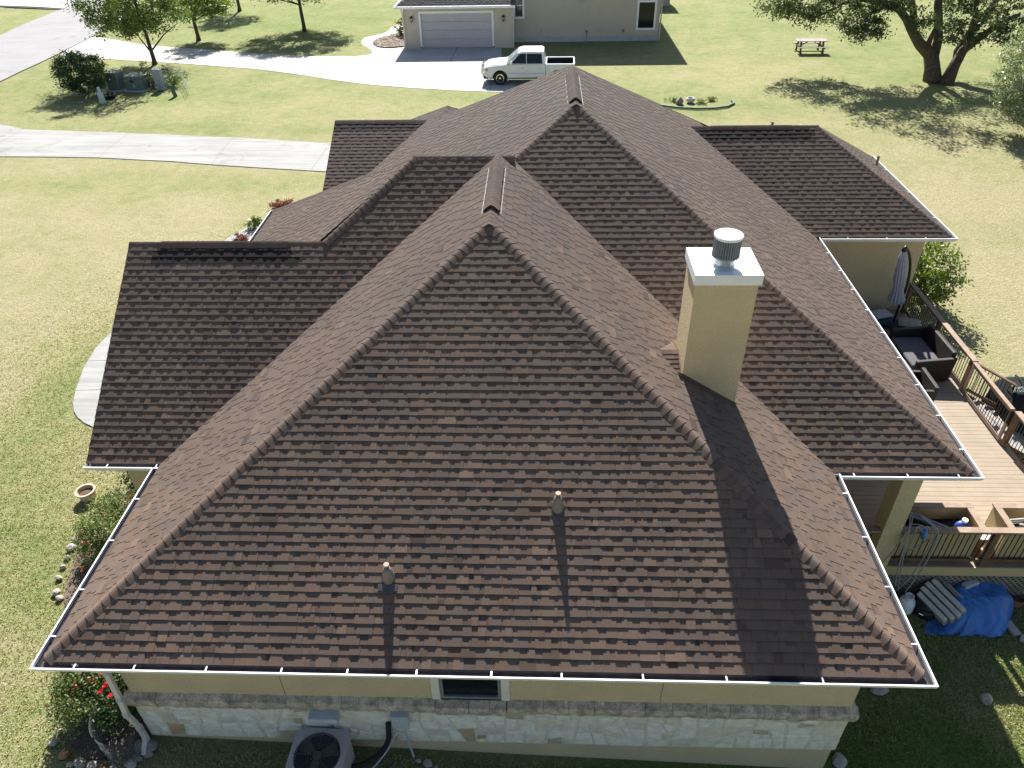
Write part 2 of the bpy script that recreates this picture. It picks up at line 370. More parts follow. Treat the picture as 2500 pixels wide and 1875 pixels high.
def shingles(mb, P3, seed=0, tabs=True, dark=None, ex=EX, tb=.0135, tt=.0062, thick=.06):
    """laminated shingles on a planar convex roof face; P3[0]->P3[1] is the eave. Every course is a strip that laps the one below,
    with raised tabs of random width. dark = (u0, u1, s0, s1): newer, darker shingles there."""
    rg = random.Random(seed)
    P = [np.array(p, float) for p in P3]; O = P[0]; U = P[1]-P[0]; LU = np.linalg.norm(U); U = U/LU
    Nn = np.cross(U, P[2]-P[0]); Nn /= np.linalg.norm(Nn)
    if Nn[2] < 0: Nn = -Nn
    S = np.cross(Nn, U)
    if S[2] < 0: S = -S
    poly = [((p-O)@U, (p-O)@S) for p in P]
    if sum(poly[i][0]*poly[(i+1) % len(poly)][1]-poly[(i+1) % len(poly)][0]*poly[i][1] for i in range(len(poly))) < 0: poly = poly[::-1]
    # the deck under the shingles
    top = [O+U*a+S*b-Nn*.004 for a, b in poly]; mb.prism(top, -Nn*thick, .1)
    u0a, u1a = min(p[0] for p in poly), max(p[0] for p in poly); sm = max(p[1] for p in poly)
    poly = [(a, b-.018 if b < 1e-6 else b) for a, b in poly]
    W3 = lambda u, s, h: O+U*u+S*s+Nn*h
    n = 0
    while n*ex < sm:
        s0, s1 = n*ex+rg.uniform(-.002, .002), (n+1)*ex+.012
        if n == 0: s0 = -.018
        H = lambda s: tb*(1-(s-s0)/ex)+.001
        # base strip, in pieces of about one shingle
        u = u0a-rg.uniform(0, .6)
        while u < u1a:
            w_ = rg.uniform(.09, .24); sm_ = s0+ex*rg.uniform(.40, .62) if tabs else s1
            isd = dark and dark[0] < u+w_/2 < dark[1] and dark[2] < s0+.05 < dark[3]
            for sa_, sb_, mu, sg in (((s0, sm_, .53, .10), (sm_, s1, .47, .10)) if tabs else ((s0, s1, .4, .15),)):
                c = clip_poly([(u, sa_), (u+w_, sa_), (u+w_, sb_), (u, sb_)], poly)
                if c and area(c) > 1e-5:
                    t = min(1, max(0, rg.gauss(mu, sg)))
                    mb.face([W3(a, b, H(b)) for a, b in c], t, 1 if isd else 0)
                    lo = [a for a, b in c if b < s0+1e-4]
                    if len(lo) >= 2: mb.face([W3(min(lo), s0, H(s0)), W3(min(lo), s0, -.003), W3(max(lo), s0, -.003), W3(max(lo), s0, H(s0))], .12, 1 if isd else 0)
            u += w_
        if tabs:
            u = u0a-rg.uniform(0, .3)
            while u < u1a:
                w_ = rg.choice((.09, .11, .13, .15, .18, .22, .28)) ; gap = rg.choice((.07, .09, .11, .13, .15, .17))
                sk = rg.uniform(-.012, .012); dk = rg.uniform(-.006, .004)
                sa = s0+dk if n else s0
                c = clip_poly([(u, sa), (u+w_, sa), (u+w_-sk, s1), (u+sk, s1)], poly)
                if c and area(c) > 1e-5:
                    t = min(1, max(0, rg.gauss(.58, .12)))
                    mi = 1 if dark and dark[0] < u+w_/2 < dark[1] and dark[2] < s0+.05 < dark[3] else 0
                    mb.face([W3(a, b, H(b)+tt) for a, b in c], t, mi)
                    m_ = len(c)
                    for i in range(m_):
                        a, b = c[i], c[(i+1) % m_]
                        mb.face([W3(a[0], a[1], H(a[1])+tt), W3(a[0], a[1], -.003), W3(b[0], b[1], -.003), W3(b[0], b[1], H(b[1])+tt)], .15, mi)
                u += w_+gap
        n += 1
def caps(mb, P, Q, d1, d2, w_=.145, ex=.145, lift=.019, base=.004, seed=0, tone=.52, mi=0, hump=.018):
    """folded cap shingles lapping from P (low end) to Q along a hip or ridge; d1, d2 run down the two faces"""
    rg = random.Random(seed); P, Q = np.array(P, float), np.array(Q, float); T = Q-P; L = np.linalg.norm(T); T = T/L
    d1, d2 = np.array(d1, float), np.array(d2, float); Nn = -(d1+d2); Nn /= np.linalg.norm(Nn)
    n = max(1, int(L/ex))
    for i in range(n):
        t0, t1 = i*L/n, (i+1)*L/n+.03; tn = min(1, max(0, rg.gauss(tone, .09))); rows = []
        jw = rg.uniform(-.006, .006)
        for t, o in ((t0, lift), (t1, base)):
            C = P+T*min(t, L); ring = []
            for d, a in ((d1, 1), (d1, .62), (d1, .28), (None, 0), (d2, .28), (d2, .62), (d2, 1)):
                k = o+hump*(1-(a**2))
                ring.append(C+Nn*(k*.75 if a == 0 else k)+(d*w_*a if d is not None else 0)+(d*jw if d is not None else 0))
            rows.append(ring)
        for k in range(6): mb.face([rows[0][k], rows[0][k+1], rows[1][k+1], rows[1][k]], tn, mi)
        low = [p-Nn*(lift+.01+(hump if 0 < j < 6 else 0)) for j, p in enumerate(rows[0])]
        for k in range(6): mb.face([rows[0][k+1], rows[0][k], low[k], low[k+1]], .1, mi)
        for k in (0, 6): mb.face([rows[0][k], rows[1][k], rows[1][k]-Nn*.012, low[k]], .1, mi)
def downs(Na, Nb, T):
    r = []
    for n_ in (Na, Nb):
        d = np.cross(np.array(n_, float), np.array(T, float)); d /= np.linalg.norm(d)
        r.append(d if d[2] < 0 else -d)
    return r
def hipcaps(mb, P, Q, Na, Nb, **k):
    d = downs(Na, Nb, np.array(Q, float)-np.array(P, float)); caps(mb, P, Q, d[0], d[1], **k)

house = thing('brown_roofed_house', 'large tan stucco house under a many hipped brown shingle roof with one chimney', 'house', (6.15, 8, -3.2))
p = .644; W = 12.3; pA = .632; ZA = pA*W/2
SH = [M['shingle'], M['newshingle']]
nF, nL, nR, nB = (lambda q: (0, -q, 1)), (lambda q: (-q, 0, 1)), (lambda q: (q, 0, 1)), (lambda q: (0, q, 1))
# --- near hip block A
mb = MB(); h = W/2
shingles(mb, [(0, 0, 0), (W, 0, 0), (h, h, ZA)], 1)
shingles(mb, [(0, 4.3, 0), (0, 0, 0), (h, h, ZA), (h, 9.56, ZA), (h-.15, 9.56, ZA-.15*pA)], 2)
shingles(mb, [(W, 0, 0), (W, 4.4, 0), (h+.32, 9.75, ZA-.32*pA), (h, 9.56, ZA), (h, h, ZA)], 3)
roofA = mb.build('roof', SH, house, tone=True)
mb = MB(); hipcaps(mb, (.02, .02, .01), (h, h, ZA), nF(pA), nL(pA), seed=1); mb.build('hip_cap', SH, roofA, tone=True)
mb = MB(); hipcaps(mb, (W-.02, .02, .01), (h, h, ZA), nF(pA), nR(pA), seed=2); mb.build('hip_cap', SH, roofA, tone=True)
mb = MB(); hipcaps(mb, (h, h-.1, ZA), (h, 9.52, ZA), nL(pA), nR(pA), seed=3, lift=.012); mb.build('ridge_cap', SH, roofA, tone=True)
def vent(P, Q, Na, Nb, parent, seed, baffles=(1, 1), w_=.17, z=.055, dark=False):
    mb = MB(); P = np.array(P, float); Q = np.array(Q, float); d = downs(Na, Nb, Q-P); up = np.array((0, 0, z))
    caps(mb, P+up, Q+up, d[0], d[1], w_=w_, lift=.012, base=.003, seed=seed, ex=.105, hump=.03 if z > .03 else .018, tone=.6)
    T = (Q-P)/np.linalg.norm(Q-P)
    core = [P+up*.98+np.array((0, 0, -.004)), P+up+d[0]*w_*.97-np.array((0, 0, .012)), P+d[0]*w_*.97, P+np.array((0, 0, .0)), P+d[1]*w_*.97, P+up+d[1]*w_*.97-np.array((0, 0, .012))]
    v = mb.build('ridge_vent', SH, parent, tone=True)
    b2 = MB(); b2.prism(core, Q-P); b2.build('vent_core', M['dark'], v)
    for d_, on in zip(d, baffles):
        if on:
            b = MB(); n_ = int(np.linalg.norm(Q-P)/.3)+1
            for i in range(n_):
                a = P+T*(i*.3+.01)+d_*(w_+.035); e = P+T*min(i*.3+.285, np.linalg.norm(Q-P))+d_*(w_+.035)
                if (e-a)@T > .03: b.bar(a+np.array((0, 0, .01)), e+np.array((0, 0, .01)), .008, .014)
            b.build('vent_baffle', M['whitevent'], v)
M['whitevent'] = simple('weathered_vent_strip', (.15, .15, .15), .6, .8, 7)
vent((h, 6.72, ZA), (h, 9.0, ZA), nL(pA), nR(pA), roofA, 5)

# --- C block with the gable D on its front
pC = .71; yC = 4.12; aC = np.array((4.385, yC+3.85/pC, 3.85)); xC = -1.25; pCL = 3.85/(4.385-xC); yCB = 15.7; pCB = 3.85/(yCB-aC[1])
xD = -1.45; yD = 7.89; zD = pC*(yD-yC); xM = xC+zD/pCL
mb = MB()
yK = yC+32*EX/math.sqrt(1+pC*pC); zK = pC*(yK-yC)
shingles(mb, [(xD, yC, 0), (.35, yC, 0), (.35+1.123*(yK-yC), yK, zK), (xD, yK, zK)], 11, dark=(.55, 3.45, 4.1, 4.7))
shingles(mb, [(xM-.05, yK, zK), (.35+1.123*(yK-yC), yK, zK), (6.25, aC[1], 3.85), (4.385, aC[1], 3.85)], 16)
shingles(mb, [(xC, yCB, 0), (xC, yC+2, 0), tuple(aC)], 12)
shingles(mb, [(6.4, aC[1], 3.85), (6.4, aC[1]+1, 3.85-pCB), (aC[0], aC[1]+1, 3.85-pCB), tuple(aC)][::-1], 13, tabs=False) if False else None
shingles(mb, [(6.25, yCB, 0), (xC, yCB, 0), tuple(aC), (6.25, aC[1], 3.85)], 14, tabs=False)
shingles(mb, [(1.9, 2*yD-yC, 0), (xD, 2*yD-yC, 0), (xD, yD, zD), (xM+.2, yD, zD), (xM+.2, yD+.4, zD-.4*pC)], 15, tabs=False)
roofC = mb.build('roof', SH, house, tone=True)
mb = MB(); hipcaps(mb, (xM-.05, yD-.02, zD), tuple(aC), nF(pC), nL(pCL), seed=4); mb.build('hip_cap', SH, roofC, tone=True)
mb = MB(); hipcaps(mb, (xC, yCB, 0), tuple(aC), nL(pCL), nB(pCB), seed=6); mb.build('hip_cap', SH, roofC, tone=True)
mb = MB(); hipcaps(mb, (aC[0]-.05, aC[1], 3.85), (6.5, aC[1], 3.85), nF(pC), nB(pCB), seed=7, lift=.012); mb.build('ridge_cap', SH, roofC, tone=True)
mb = MB(); hipcaps(mb, (xD, yD, zD), (xM+.05, yD, zD), nF(pC), nB(pC), seed=8, lift=.012); mb.build('ridge_cap', SH, roofC, tone=True)
vent((-.77, yD, zD), (1.87, yD, zD), nF(pC), nB(pC), roofC, 9, baffles=(0, 0), z=.014, w_=.15)

# --- main hip block B and its low rear run
yB = 4.062; xB = 14.807; kB = 6.982; RX = 7.82; ZB = p*kB; yR0 = yB+kB; yR1 = 14.36; pBL = .60; xBL = RX-ZB/pBL
zl = lambda x: pBL*(x-xBL)
mb = MB()
shingles(mb, [(4.5, yB, 0), (xB, yB, 0), (RX, yR0, ZB), (6.3, yB+zl(6.3)/p, zl(6.3))], 21)
shingles(mb, [(xB, yB, 0), (xB, 15.2, 0), (12.2, 18.6, p*(xB-12.2)), (RX, yR1, ZB), (RX, yR0, ZB)], 22)
F0 = np.array((3.92, yR1+(ZB-zl(3.92))/p, zl(3.92)))
shingles(mb, [(xBL, F0[1], 0), (xBL, 9.4, 0), (6.3, yB+zl(6.3)/p, zl(6.3)), (RX, yR0, ZB), (RX, yR1, ZB), tuple(F0)], 23)
F1 = np.array((3.98, 18.95, zl(3.98)))
shingles(mb, [(xBL, 22.7, 0), (xBL, F0[1]-.02, 0), (F0[0], F0[1]-.02, F0[2]), tuple(F1)], 24)
shingles(mb, [(xB, 21.34, 0), (xBL, 21.34, 0), (F0[0], F0[1], F0[2]), (RX, yR1, ZB)], 25, tabs=False)
shingles(mb, [(7.7, 22.7, 0), (xBL, 22.7, 0), tuple(F1)], 26, tabs=False)
shingles(mb, [(7.4, 17.9, 0), (7.4, 22.4, 0), (F1[0], F1[1], F1[2]), (F1[0], 17.9, F1[2])], 27, tabs=False)
roofB = mb.build('roof', SH, house, tone=True)
hipL0 = (6.3, yB+zl(6.3)/p, zl(6.3))
for P_, Q_, a, b, s in (((6.0, yB+zl(6.0)/p, zl(6.0)), (RX, yR0, ZB), nF(p), nL(pBL), 31), ((xB-.02, yB+.02, .01), (RX, yR0, ZB), nF(p), nR(p), 32),
                        (tuple(F0), (RX, yR1, ZB), nB(p), nL(pBL), 33), ((xB-4.2, 21.34-4.2, p*4.2), (RX, yR1, ZB), nB(p), nR(p), 34), ((xBL+1, 22.7-1, zl(xBL+1)), tuple(F1), nB(p), nL(pBL), 35)):
    mb = MB(); hipcaps(mb, P_, Q_, a, b, seed=s, lift=.015 if s < 33 else .010); mb.build('hip_cap', SH, roofB, tone=True)
mb = MB(); hipcaps(mb, (RX, yR0-.1, ZB), (RX, yR1, ZB), nL(p), nR(p), seed=36, lift=.012); mb.build('ridge_cap', SH, roofB, tone=True)
vent((RX, 11.25, ZB), (RX, 13.75, ZB), nL(p), nR(p), roofB, 37)
mb = MB(); hipcaps(mb, (F0[0], F0[1]-.1, F0[2]), tuple(F1), nL(pBL), nR(p), seed=38, lift=.012); mb.build('ridge_cap', SH, roofB, tone=True)

# --- right wing G
yG = 13.714; xG = 18.595; kG = 3.246; zG = p*kG
mb = MB()
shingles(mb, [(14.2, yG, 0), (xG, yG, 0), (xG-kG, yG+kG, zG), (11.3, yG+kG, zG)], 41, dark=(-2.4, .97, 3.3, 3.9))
shingles(mb, [(xG, yG, 0), (xG, yG+2*kG, 0), (xG-kG, yG+kG, zG)], 42)
shingles(mb, [(xG, yG+2*kG, 0), (11.3, yG+2*kG, 0), (11.3, yG+kG, zG), (xG-kG, yG+kG, zG)], 43, tabs=False)
roofG = mb.build('roof', SH, house, tone=True)
for P_, Q_, b, s in (((xG-.02, yG+.02, .01), (xG-kG, yG+kG, zG), nF(p), 44), ((xG, yG+2*kG, 0), (xG-kG, yG+kG, zG), nB(p), 45)):
    mb = MB(); hipcaps(mb, P_, Q_, nR(p), b, seed=s, lift=.014); mb.build('hip_cap', SH, roofG, tone=True)
mb = MB(); hipcaps(mb, (xG-kG+.05, yG+kG, zG), (11.4, yG+kG, zG), nF(p), nB(p), seed=46, lift=.012); mb.build('ridge_cap', SH, roofG, tone=True)
vent((14.6, yG+kG, zG), (12.2, yG+kG, zG), nF(p), nB(p), roofG, 47, baffles=(0, 0), z=.014, w_=.15)
# --- left rear gable E
pE = .5; yE = 15.14; yEr = 18.74; zE = pE*(yEr-yE); xE = .25
mb = MB()
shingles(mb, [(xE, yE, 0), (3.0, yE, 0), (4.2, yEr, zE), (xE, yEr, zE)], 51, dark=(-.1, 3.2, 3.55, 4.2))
shingles(mb, [(4.2, 2*yEr-yE, 0), (xE, 2*yEr-yE, 0), (xE, yEr, zE), (4.2, yEr, zE)], 52, tabs=False)
roofE = mb.build('roof', SH, house, tone=True)
mb = MB(); hipcaps(mb, (xE, yEr, zE), (3.4, yEr, zE), nF(pE), nB(pE), seed=53, lift=.012); mb.build('ridge_cap', SH, roofE, tone=True)
vent((xE+.03, yEr, zE), (2.9, yEr, zE), nF(pE), nB(pE), roofE, 54, baffles=(0, 0), z=.014, w_=.15)

# --- gutters: an open K-profile trough swept along a plan polyline, mitred at corners, with hangers as parts
def gutter(path, hang=(), wd=.14, hgt=.11, zt=-.012, ends=(True, True)):
    """path: plan points along the eave edge; the trough hangs on the LEFT of the walking direction"""
    pts = [np.array(q, float) for q in path]; n = len(pts); offs = []
    for i in range(n):
        ds = []
        if i > 0: ds.append(pts[i]-pts[i-1])
        if i < n-1: ds.append(pts[i+1]-pts[i])
        ns = [np.array((-d[1], d[0]))/np.linalg.norm(d) for d in ds]
        if len(ns) == 2: m_ = ns[0]+ns[1]; m_ = m_/(m_@ns[0])
        else: m_ = ns[0]
        offs.append(m_)
    prof = [(-.012, zt-.0), (-.012, zt-hgt), (wd*.62, zt-hgt), (wd*.93, zt-hgt*.45), (wd, zt), (wd, zt+.012), (wd-.022, zt+.012), (wd-.022, zt), (wd*.93-.012, zt-hgt*.42), (wd*.6, zt-hgt+.006), (-.004, zt-hgt+.006), (-.004, zt)]
    mb = MB(); V = []
    for i in range(n):
        for a, z in prof: V.append((pts[i][0]+offs[i][0]*a, pts[i][1]+offs[i][1]*a, z))
    m_ = len(prof); fs = []
    for i in range(n-1):
        for k in range(m_): fs.append((i*m_+k, i*m_+(k+1) % m_, (i+1)*m_+(k+1) % m_, (i+1)*m_+k))
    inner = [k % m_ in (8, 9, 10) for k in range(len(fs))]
    fs += [tuple(range(m_))[::-1], tuple((n-1)*m_+k for k in range(m_))]
    for k, q in enumerate(fs):
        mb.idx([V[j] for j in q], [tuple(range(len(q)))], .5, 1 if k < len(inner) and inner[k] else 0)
    for i, on in ((0, ends[0]), (n-1, ends[1])):
        if on:
            q = [(pts[i][0]+offs[i][0]*a, pts[i][1]+offs[i][1]*a, z) for a, z in ((-.01, zt), (-.01, zt-hgt+.003), (wd*.6, zt-hgt+.003), (wd*.92, zt-hgt*.45), (wd-.003, zt))]
            d = pts[1]-pts[0] if i == 0 else pts[-2]-pts[-1]; d = d/np.linalg.norm(d)*.004
            mb.prism(q, (d[0], d[1], 0))
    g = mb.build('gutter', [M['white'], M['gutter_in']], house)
    for k, f in hang:
        a = pts[k]+(pts[k+1]-pts[k])*f; d = (pts[k+1]-pts[k])/np.linalg.norm(pts[k+1]-pts[k]); nn = np.array((-d[1], d[0]))
        b = MB(); b.bar((a[0], a[1], zt+.002), (a[0]+nn[0]*(wd-.02), a[1]+nn[1]*(wd-.02), zt+.002), .022, .008); b.build('gutter_hanger', M['metalbright'], g)
    return g
M['metalbright'] = simple('bright_aluminium', (.72, .74, .76), .3, .06, 10, metal=.3)
xs = [.483, 1.344, 2.376, 3.448, 4.378, 5.349, 6.392, 7.365, 8.482, 9.62, 10.92]
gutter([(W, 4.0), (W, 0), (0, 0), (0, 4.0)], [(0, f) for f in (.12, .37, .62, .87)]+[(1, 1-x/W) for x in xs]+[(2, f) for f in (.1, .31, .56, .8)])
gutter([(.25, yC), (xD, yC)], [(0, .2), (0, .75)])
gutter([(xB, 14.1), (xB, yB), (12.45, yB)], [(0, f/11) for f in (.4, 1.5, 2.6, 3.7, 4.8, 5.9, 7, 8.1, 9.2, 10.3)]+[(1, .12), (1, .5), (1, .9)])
gutter([(xC, 15.7), (xC, 12.2)][::1], [(0, .5)]) if False else None
gutter([(xC, yCB), (xC, 8.6)][::-1], [(0, .5)]) if False else None
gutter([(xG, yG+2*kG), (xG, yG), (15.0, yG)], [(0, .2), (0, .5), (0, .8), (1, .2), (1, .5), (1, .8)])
def gut_left(): 
    # left eave of block C: walk towards -y is left-hand = +x, so walk +y reversed
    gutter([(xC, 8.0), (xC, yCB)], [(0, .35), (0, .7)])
gut_left()

# --- fascia boards and soffits
mb = MB()
def soffit(mb, x0, x1, y0, y1): mb.box(x0, x1, y0, y1, -.135, -.115)
mb.box(.0, W, .014, .034, -.13, -.03); mb.box(.014, .034, .036, 4.2, -.13, -.03); mb.box(W-.034, W-.014, .036, 4.3, -.13, -.03)
mb.box(xD+.05, .3, yC+.014, yC+.034, -.13, -.03); mb.box(12.35, xB, yB+.014, yB+.034, -.13, -.03); mb.box(xB-.034, xB-.014, yB+.036, 14.3, -.13, -.03)
mb.box(14.9, xG, yG+.014, yG+.034, -.13, -.03); mb.box(xG-.034, xG-.014, yG+.036, yG+2*kG, -.13, -.03); mb.box(xC+.014, xC+.034, 4.3, yCB, -.13, -.03)
soffit(mb, .036, W-.036, .036, .5); soffit(mb, .036, .6, .5, 4.2); soffit(mb, 11.8, W-.036, .5, 4.3); soffit(mb, xD+.05, .03, yC+.036, 4.7)
soffit(mb, 11.7, xB-.036, yB+.036, 14.2); soffit(mb, 14.9, xG-.036, yG+.036, 14.3); soffit(mb, 18.1, xG-.036, 14.3, 20)
mb.build('soffit', M['fascia'], house)
for a_, b_ in (((xD+.06, yC, -.12), (xD+.06, yD, zD-.12)), ((xD+.06, 2*yD-yC, -.12), (xD+.06, yD, zD-.12)), ((xE+.06, yE, -.12), (xE+.06, yEr, zE-.12)), ((xE+.06, 2*yEr-yE, -.12), (xE+.06, yEr, zE-.12))):
    mb = MB(); mb.bar(a_, b_, .034, .15); mb.build('barge_board', M['fascia'], house)

# --- walls
wx0, wx1, wy = .55, 11.86, .45; WX0, WX1, WZ0 = 5.52, 6.47, -1.52      # window opening
mb = MB()
mb.box(wx0, WX0, wy, wy+.2, -1.56, -.12); mb.box(WX1, wx1, wy, wy+.2, -1.56, -.12); mb.box(wx0, wx1, wy, wy+.2, -3.9, -1.56)
mb.box(wx0, wx0+.2, wy+.2, 4.6, -3.9, -.12); mb.box(wx1-.2, wx1, wy+.2, 14.2, -3.9, -.12)
mb.box(-1.08, wx0, 4.57, 4.77, -3.4, -.12); mb.box(-1.08, -.88, 4.77, 11.4, -3.4, -.12); mb.box(-.75, -.55, 11.4, 15.3, -3.4, -.12)
mb.prism([(-1.08, 4.77, -.12), (-1.08, 11.2, -.12), (-1.08, yD, 2.4)], (.15, 0, 0)); mb.prism([(.6, 15.6, -.12), (.6, 21.8, -.12), (.6, yEr, 1.6)], (.15, 0, 0))
mb.box(.6, .8, 15.3, 22.2, -3.4, -.12)
mb.box(11.9, 18.15, 14.1, 14.3, -3.9, -.12); mb.box(17.95, 18.15, 14.3, 20, -3.9, -.12); mb.box(.8, 18, 20.0, 20.2, -3.9, -.12)
wall = mb.build('wall', M['stucco'], house)
for x in (3.05, 8.93):
    mb = MB(); mb.box(x-.006, x+.006, wy-.003, wy+.01, -1.54, -.12); mb.build('control_joint', M['joint'], wall)
# limestone veneer with a rough weathered ledge
mb = MB(); rg = random.Random(3)
mb.box(wx0-.03, wx1+.03, wy-.03, wy-.002, -2.79, -1.80); mb.box(wx1+.002, wx1+.03, wy-.002, 4.4, -2.79, -1.80); mb.box(wx0-.03, wx0-.002, wy-.002, 4.5, -2.79, -1.80)
stone = mb.build('stone_veneer', M['mortar'], house)
def split_poly(P, rg):
    A_ = area(P)
    if A_ < rg.choice((.035, .06, .09, .13, .18)): return [P]
    xs_ = [q[0] for q in P]; zs_ = [q[1] for q in P]; w_, h_ = max(xs_)-min(xs_), max(zs_)-min(zs_)
    c = (min(xs_)+w_*rg.uniform(.36, .64), min(zs_)+h_*rg.uniform(.36, .64))
    a = rg.gauss(0, .16) if rg.random() < .75 else rg.uniform(-.55, .55)
    if w_ > h_*1.35: a += math.pi/2
    d = (math.cos(a), math.sin(a)); n_ = (-d[1], d[0]); r1, r2 = [], []
    for k in range(len(P)):
        p_, q_ = P[k], P[(k+1) % len(P)]; dp = (p_[0]-c[0])*n_[0]+(p_[1]-c[1])*n_[1]; dq = (q_[0]-c[0])*n_[0]+(q_[1]-c[1])*n_[1]
        (r1 if dp >= 0 else r2).append(p_)
        if dp*dq < 0:
            t_ = dp/(dp-dq); m_ = (p_[0]+t_*(q_[0]-p_[0]), p_[1]+t_*(q_[1]-p_[1])); r1.append(m_); r2.append(m_)
    if len(r1) < 3 or len(r2) < 3: return [P]
    return split_poly(r1, rg)+split_poly(r2, rg)
def stones(mb, u0, u1, z0, z1, f):
    for P in split_poly([(u0, z0), (u1, z0), (u1, z1), (u0, z1)], rg):
        cx_, cz_ = sum(q[0] for q in P)/len(P), sum(q[1] for q in P)/len(P); s_ = math.sqrt(area(P)); k1 = 1-.011/s_*2; k2 = 1-.034/s_*2; dp = rg.uniform(.010, .024)
        Q = []
        for k in range(len(P)):   # break each edge so outlines are chipped
            a, b = P[k], P[(k+1) % len(P)]; Q.append(a)
            L_ = math.hypot(b[0]-a[0], b[1]-a[1])
            if L_ > .1: m_ = rg.uniform(.35, .65); j = rg.uniform(-.012, .004); n_ = ((b[1]-a[1])/L_, -(b[0]-a[0])/L_); Q.append((a[0]+(b[0]-a[0])*m_+n_[0]*j, a[1]+(b[1]-a[1])*m_+n_[1]*j))
        r0 = [f(cx_+(q[0]-cx_)*k1, cz_+(q[1]-cz_)*k1, -.002) for q in Q]; r1 = [f(cx_+(q[0]-cx_)*k2, cz_+(q[1]-cz_)*k2, dp+rg.uniform(-.003, .003)) for q in Q]
        t_ = rg.random(); n_ = len(Q)
        for k in range(n_): mb.face([r0[k], r0[(k+1) % n_], r1[(k+1) % n_], r1[k]], t_)
        c_ = f(cx_, cz_, dp+.006)
        for k in range(n_): mb.face([r1[k], r1[(k+1) % n_], c_], t_)
mb = MB(); stones(mb, wx0-.05, wx1+.05, -2.79, -1.79, lambda u, z, d: (u, wy-.03-d, z)); stones(mb, wy-.04, 4.4, -2.79, -1.79, lambda u, z, d: (wx1+.03+d, u, z)); stones(mb, wy-.04, 4.4, -2.79, -1.79, lambda u, z, d: (wx0-.03-d, u, z))
mb.build('stone_facing', M['stone'], stone, tone=True)
mb = MB()
def ledge(mb, p0, p1, out, z):
    p0, p1, out = map(np.array, (p0, p1, out)); L = np.linalg.norm(p1-p0); d = (p1-p0)/L; t = 0
    while t < L-.02:
        l = min(rg.uniform(.22, .55), L-t); n = 4; rows = []
        tn = rg.random()
        for i in range(n+1):
            q = p0+d*(t+l*i/n*.985); j = lambda a: rg.uniform(-a, a)
            rows.append([(*(q-out*.02), z), (*(q-out*.0), z+.012+j(.006)), (*(q+out*(.11+j(.012))), z-.045+j(.012)), (*(q+out*(.125+j(.012))), z-.13+j(.015)), (*(q+out*(.085+j(.01))), z-.27+j(.012)), (*(q-out*.0), z-.27)])
        for i in range(n):
            for k in range(5): mb.face([rows[i][k], rows[i+1][k], rows[i+1][k+1], rows[i][k+1]], tn)
        mb.face(rows[0], tn); mb.face(rows[-1][::-1], tn)
        t += l
ledge(mb, (wx0-.1, wy), (WX0-.09, wy), (0, -1), -1.55); ledge(mb, (WX1+.09, wy), (wx1+.1, wy), (0, -1), -1.55); ledge(mb, (wx1, wy+.02), (wx1, 4.4), (1, 0), -1.55); ledge(mb, (wx0, wy+.02), (wx0, 4.5), (-1, 0), -1.55)
mb.build('stone_ledge', M['stonecap'], house)
mb = MB(); ledge(mb, (WX0-.08, wy-.03), (WX1+.08, wy-.03), (0, -1), -1.545); mb.build('window_ledge', M['stonecap'], house)
# window
mb = MB()
for x0, x1, z0, z1 in ((WX0, WX0+.05, -1.52, -.13), (WX1-.05, WX1, -1.52, -.13), (WX0+.05, WX1-.05, -1.52, -1.47), (WX0+.05, WX1-.05, -.62, -.57)): mb.box(x0, x1, wy-.01, wy+.028, z0, z1)
win = mb.build('window', simple('sash_grey', (.20, .21, .21), .5), house)
for x0, x1 in ((WX0-.13, WX0-.002), (WX1+.002, WX1+.13)):
    mb = MB(); mb.box(x0, x1, wy-.028, wy-.002, -1.53, -.125); mb.build('trim', M['whitetrim'], win)
mb = MB(); mb.box(WX0+.002, WX1-.002, wy+.03, wy+.05, -1.5, -.13); mb.build('pane', M['glass'], win)
# porch post under the right corner, downspouts
mb = MB(); mb.box(13.66, 14.02, 4.085, 4.48, -2.9, -.136); mb.build('porch_post', M['stucco'], house, bevel=.01)
def downspout(pts, wd=.085, dp=.06):
    mb = MB(); pts = [np.array(q, float) for q in pts]
    for a, b in zip(pts[:-1], pts[1:]):
        d = (b-a)/np.linalg.norm(b-a); mb.bar(a-d*.02, b+d*.02, wd, dp, up=(0, -1, .01))
    for q in pts[1:-1]:
        for k in range(-3, 4): mb.obox(q+np.array((0, -.003, .018*k)), (wd/2+.004, 0, 0), (0, dp/2+.006, 0), (0, 0, .005))
    return mb.build('downspout', M['white_d'], house, bevel=.006)
M['white_d'] = simple('cream_downspout', (.60, .57, .53), .5, .05, 4)
a = at_y(275, 1640, wy-.09); 
downspout([(.42, .02, -.10), (.42, .02, -.2), (.50, .30, -.75), (.50, .26, -1.45), (.50, .22, -1.8), (.50, .30, -2.35), (.50, .30, -2.68), (.52, .10, -2.80)])
downspout([(.02, .6, -.1), (.06, .6, -.2), (.35, .75, -.75), (.36, .75, -2.6)])
mb = MB()
mb.box(18.19, 18.19+.06, 14.0, 14.06, -2.6, -.2)
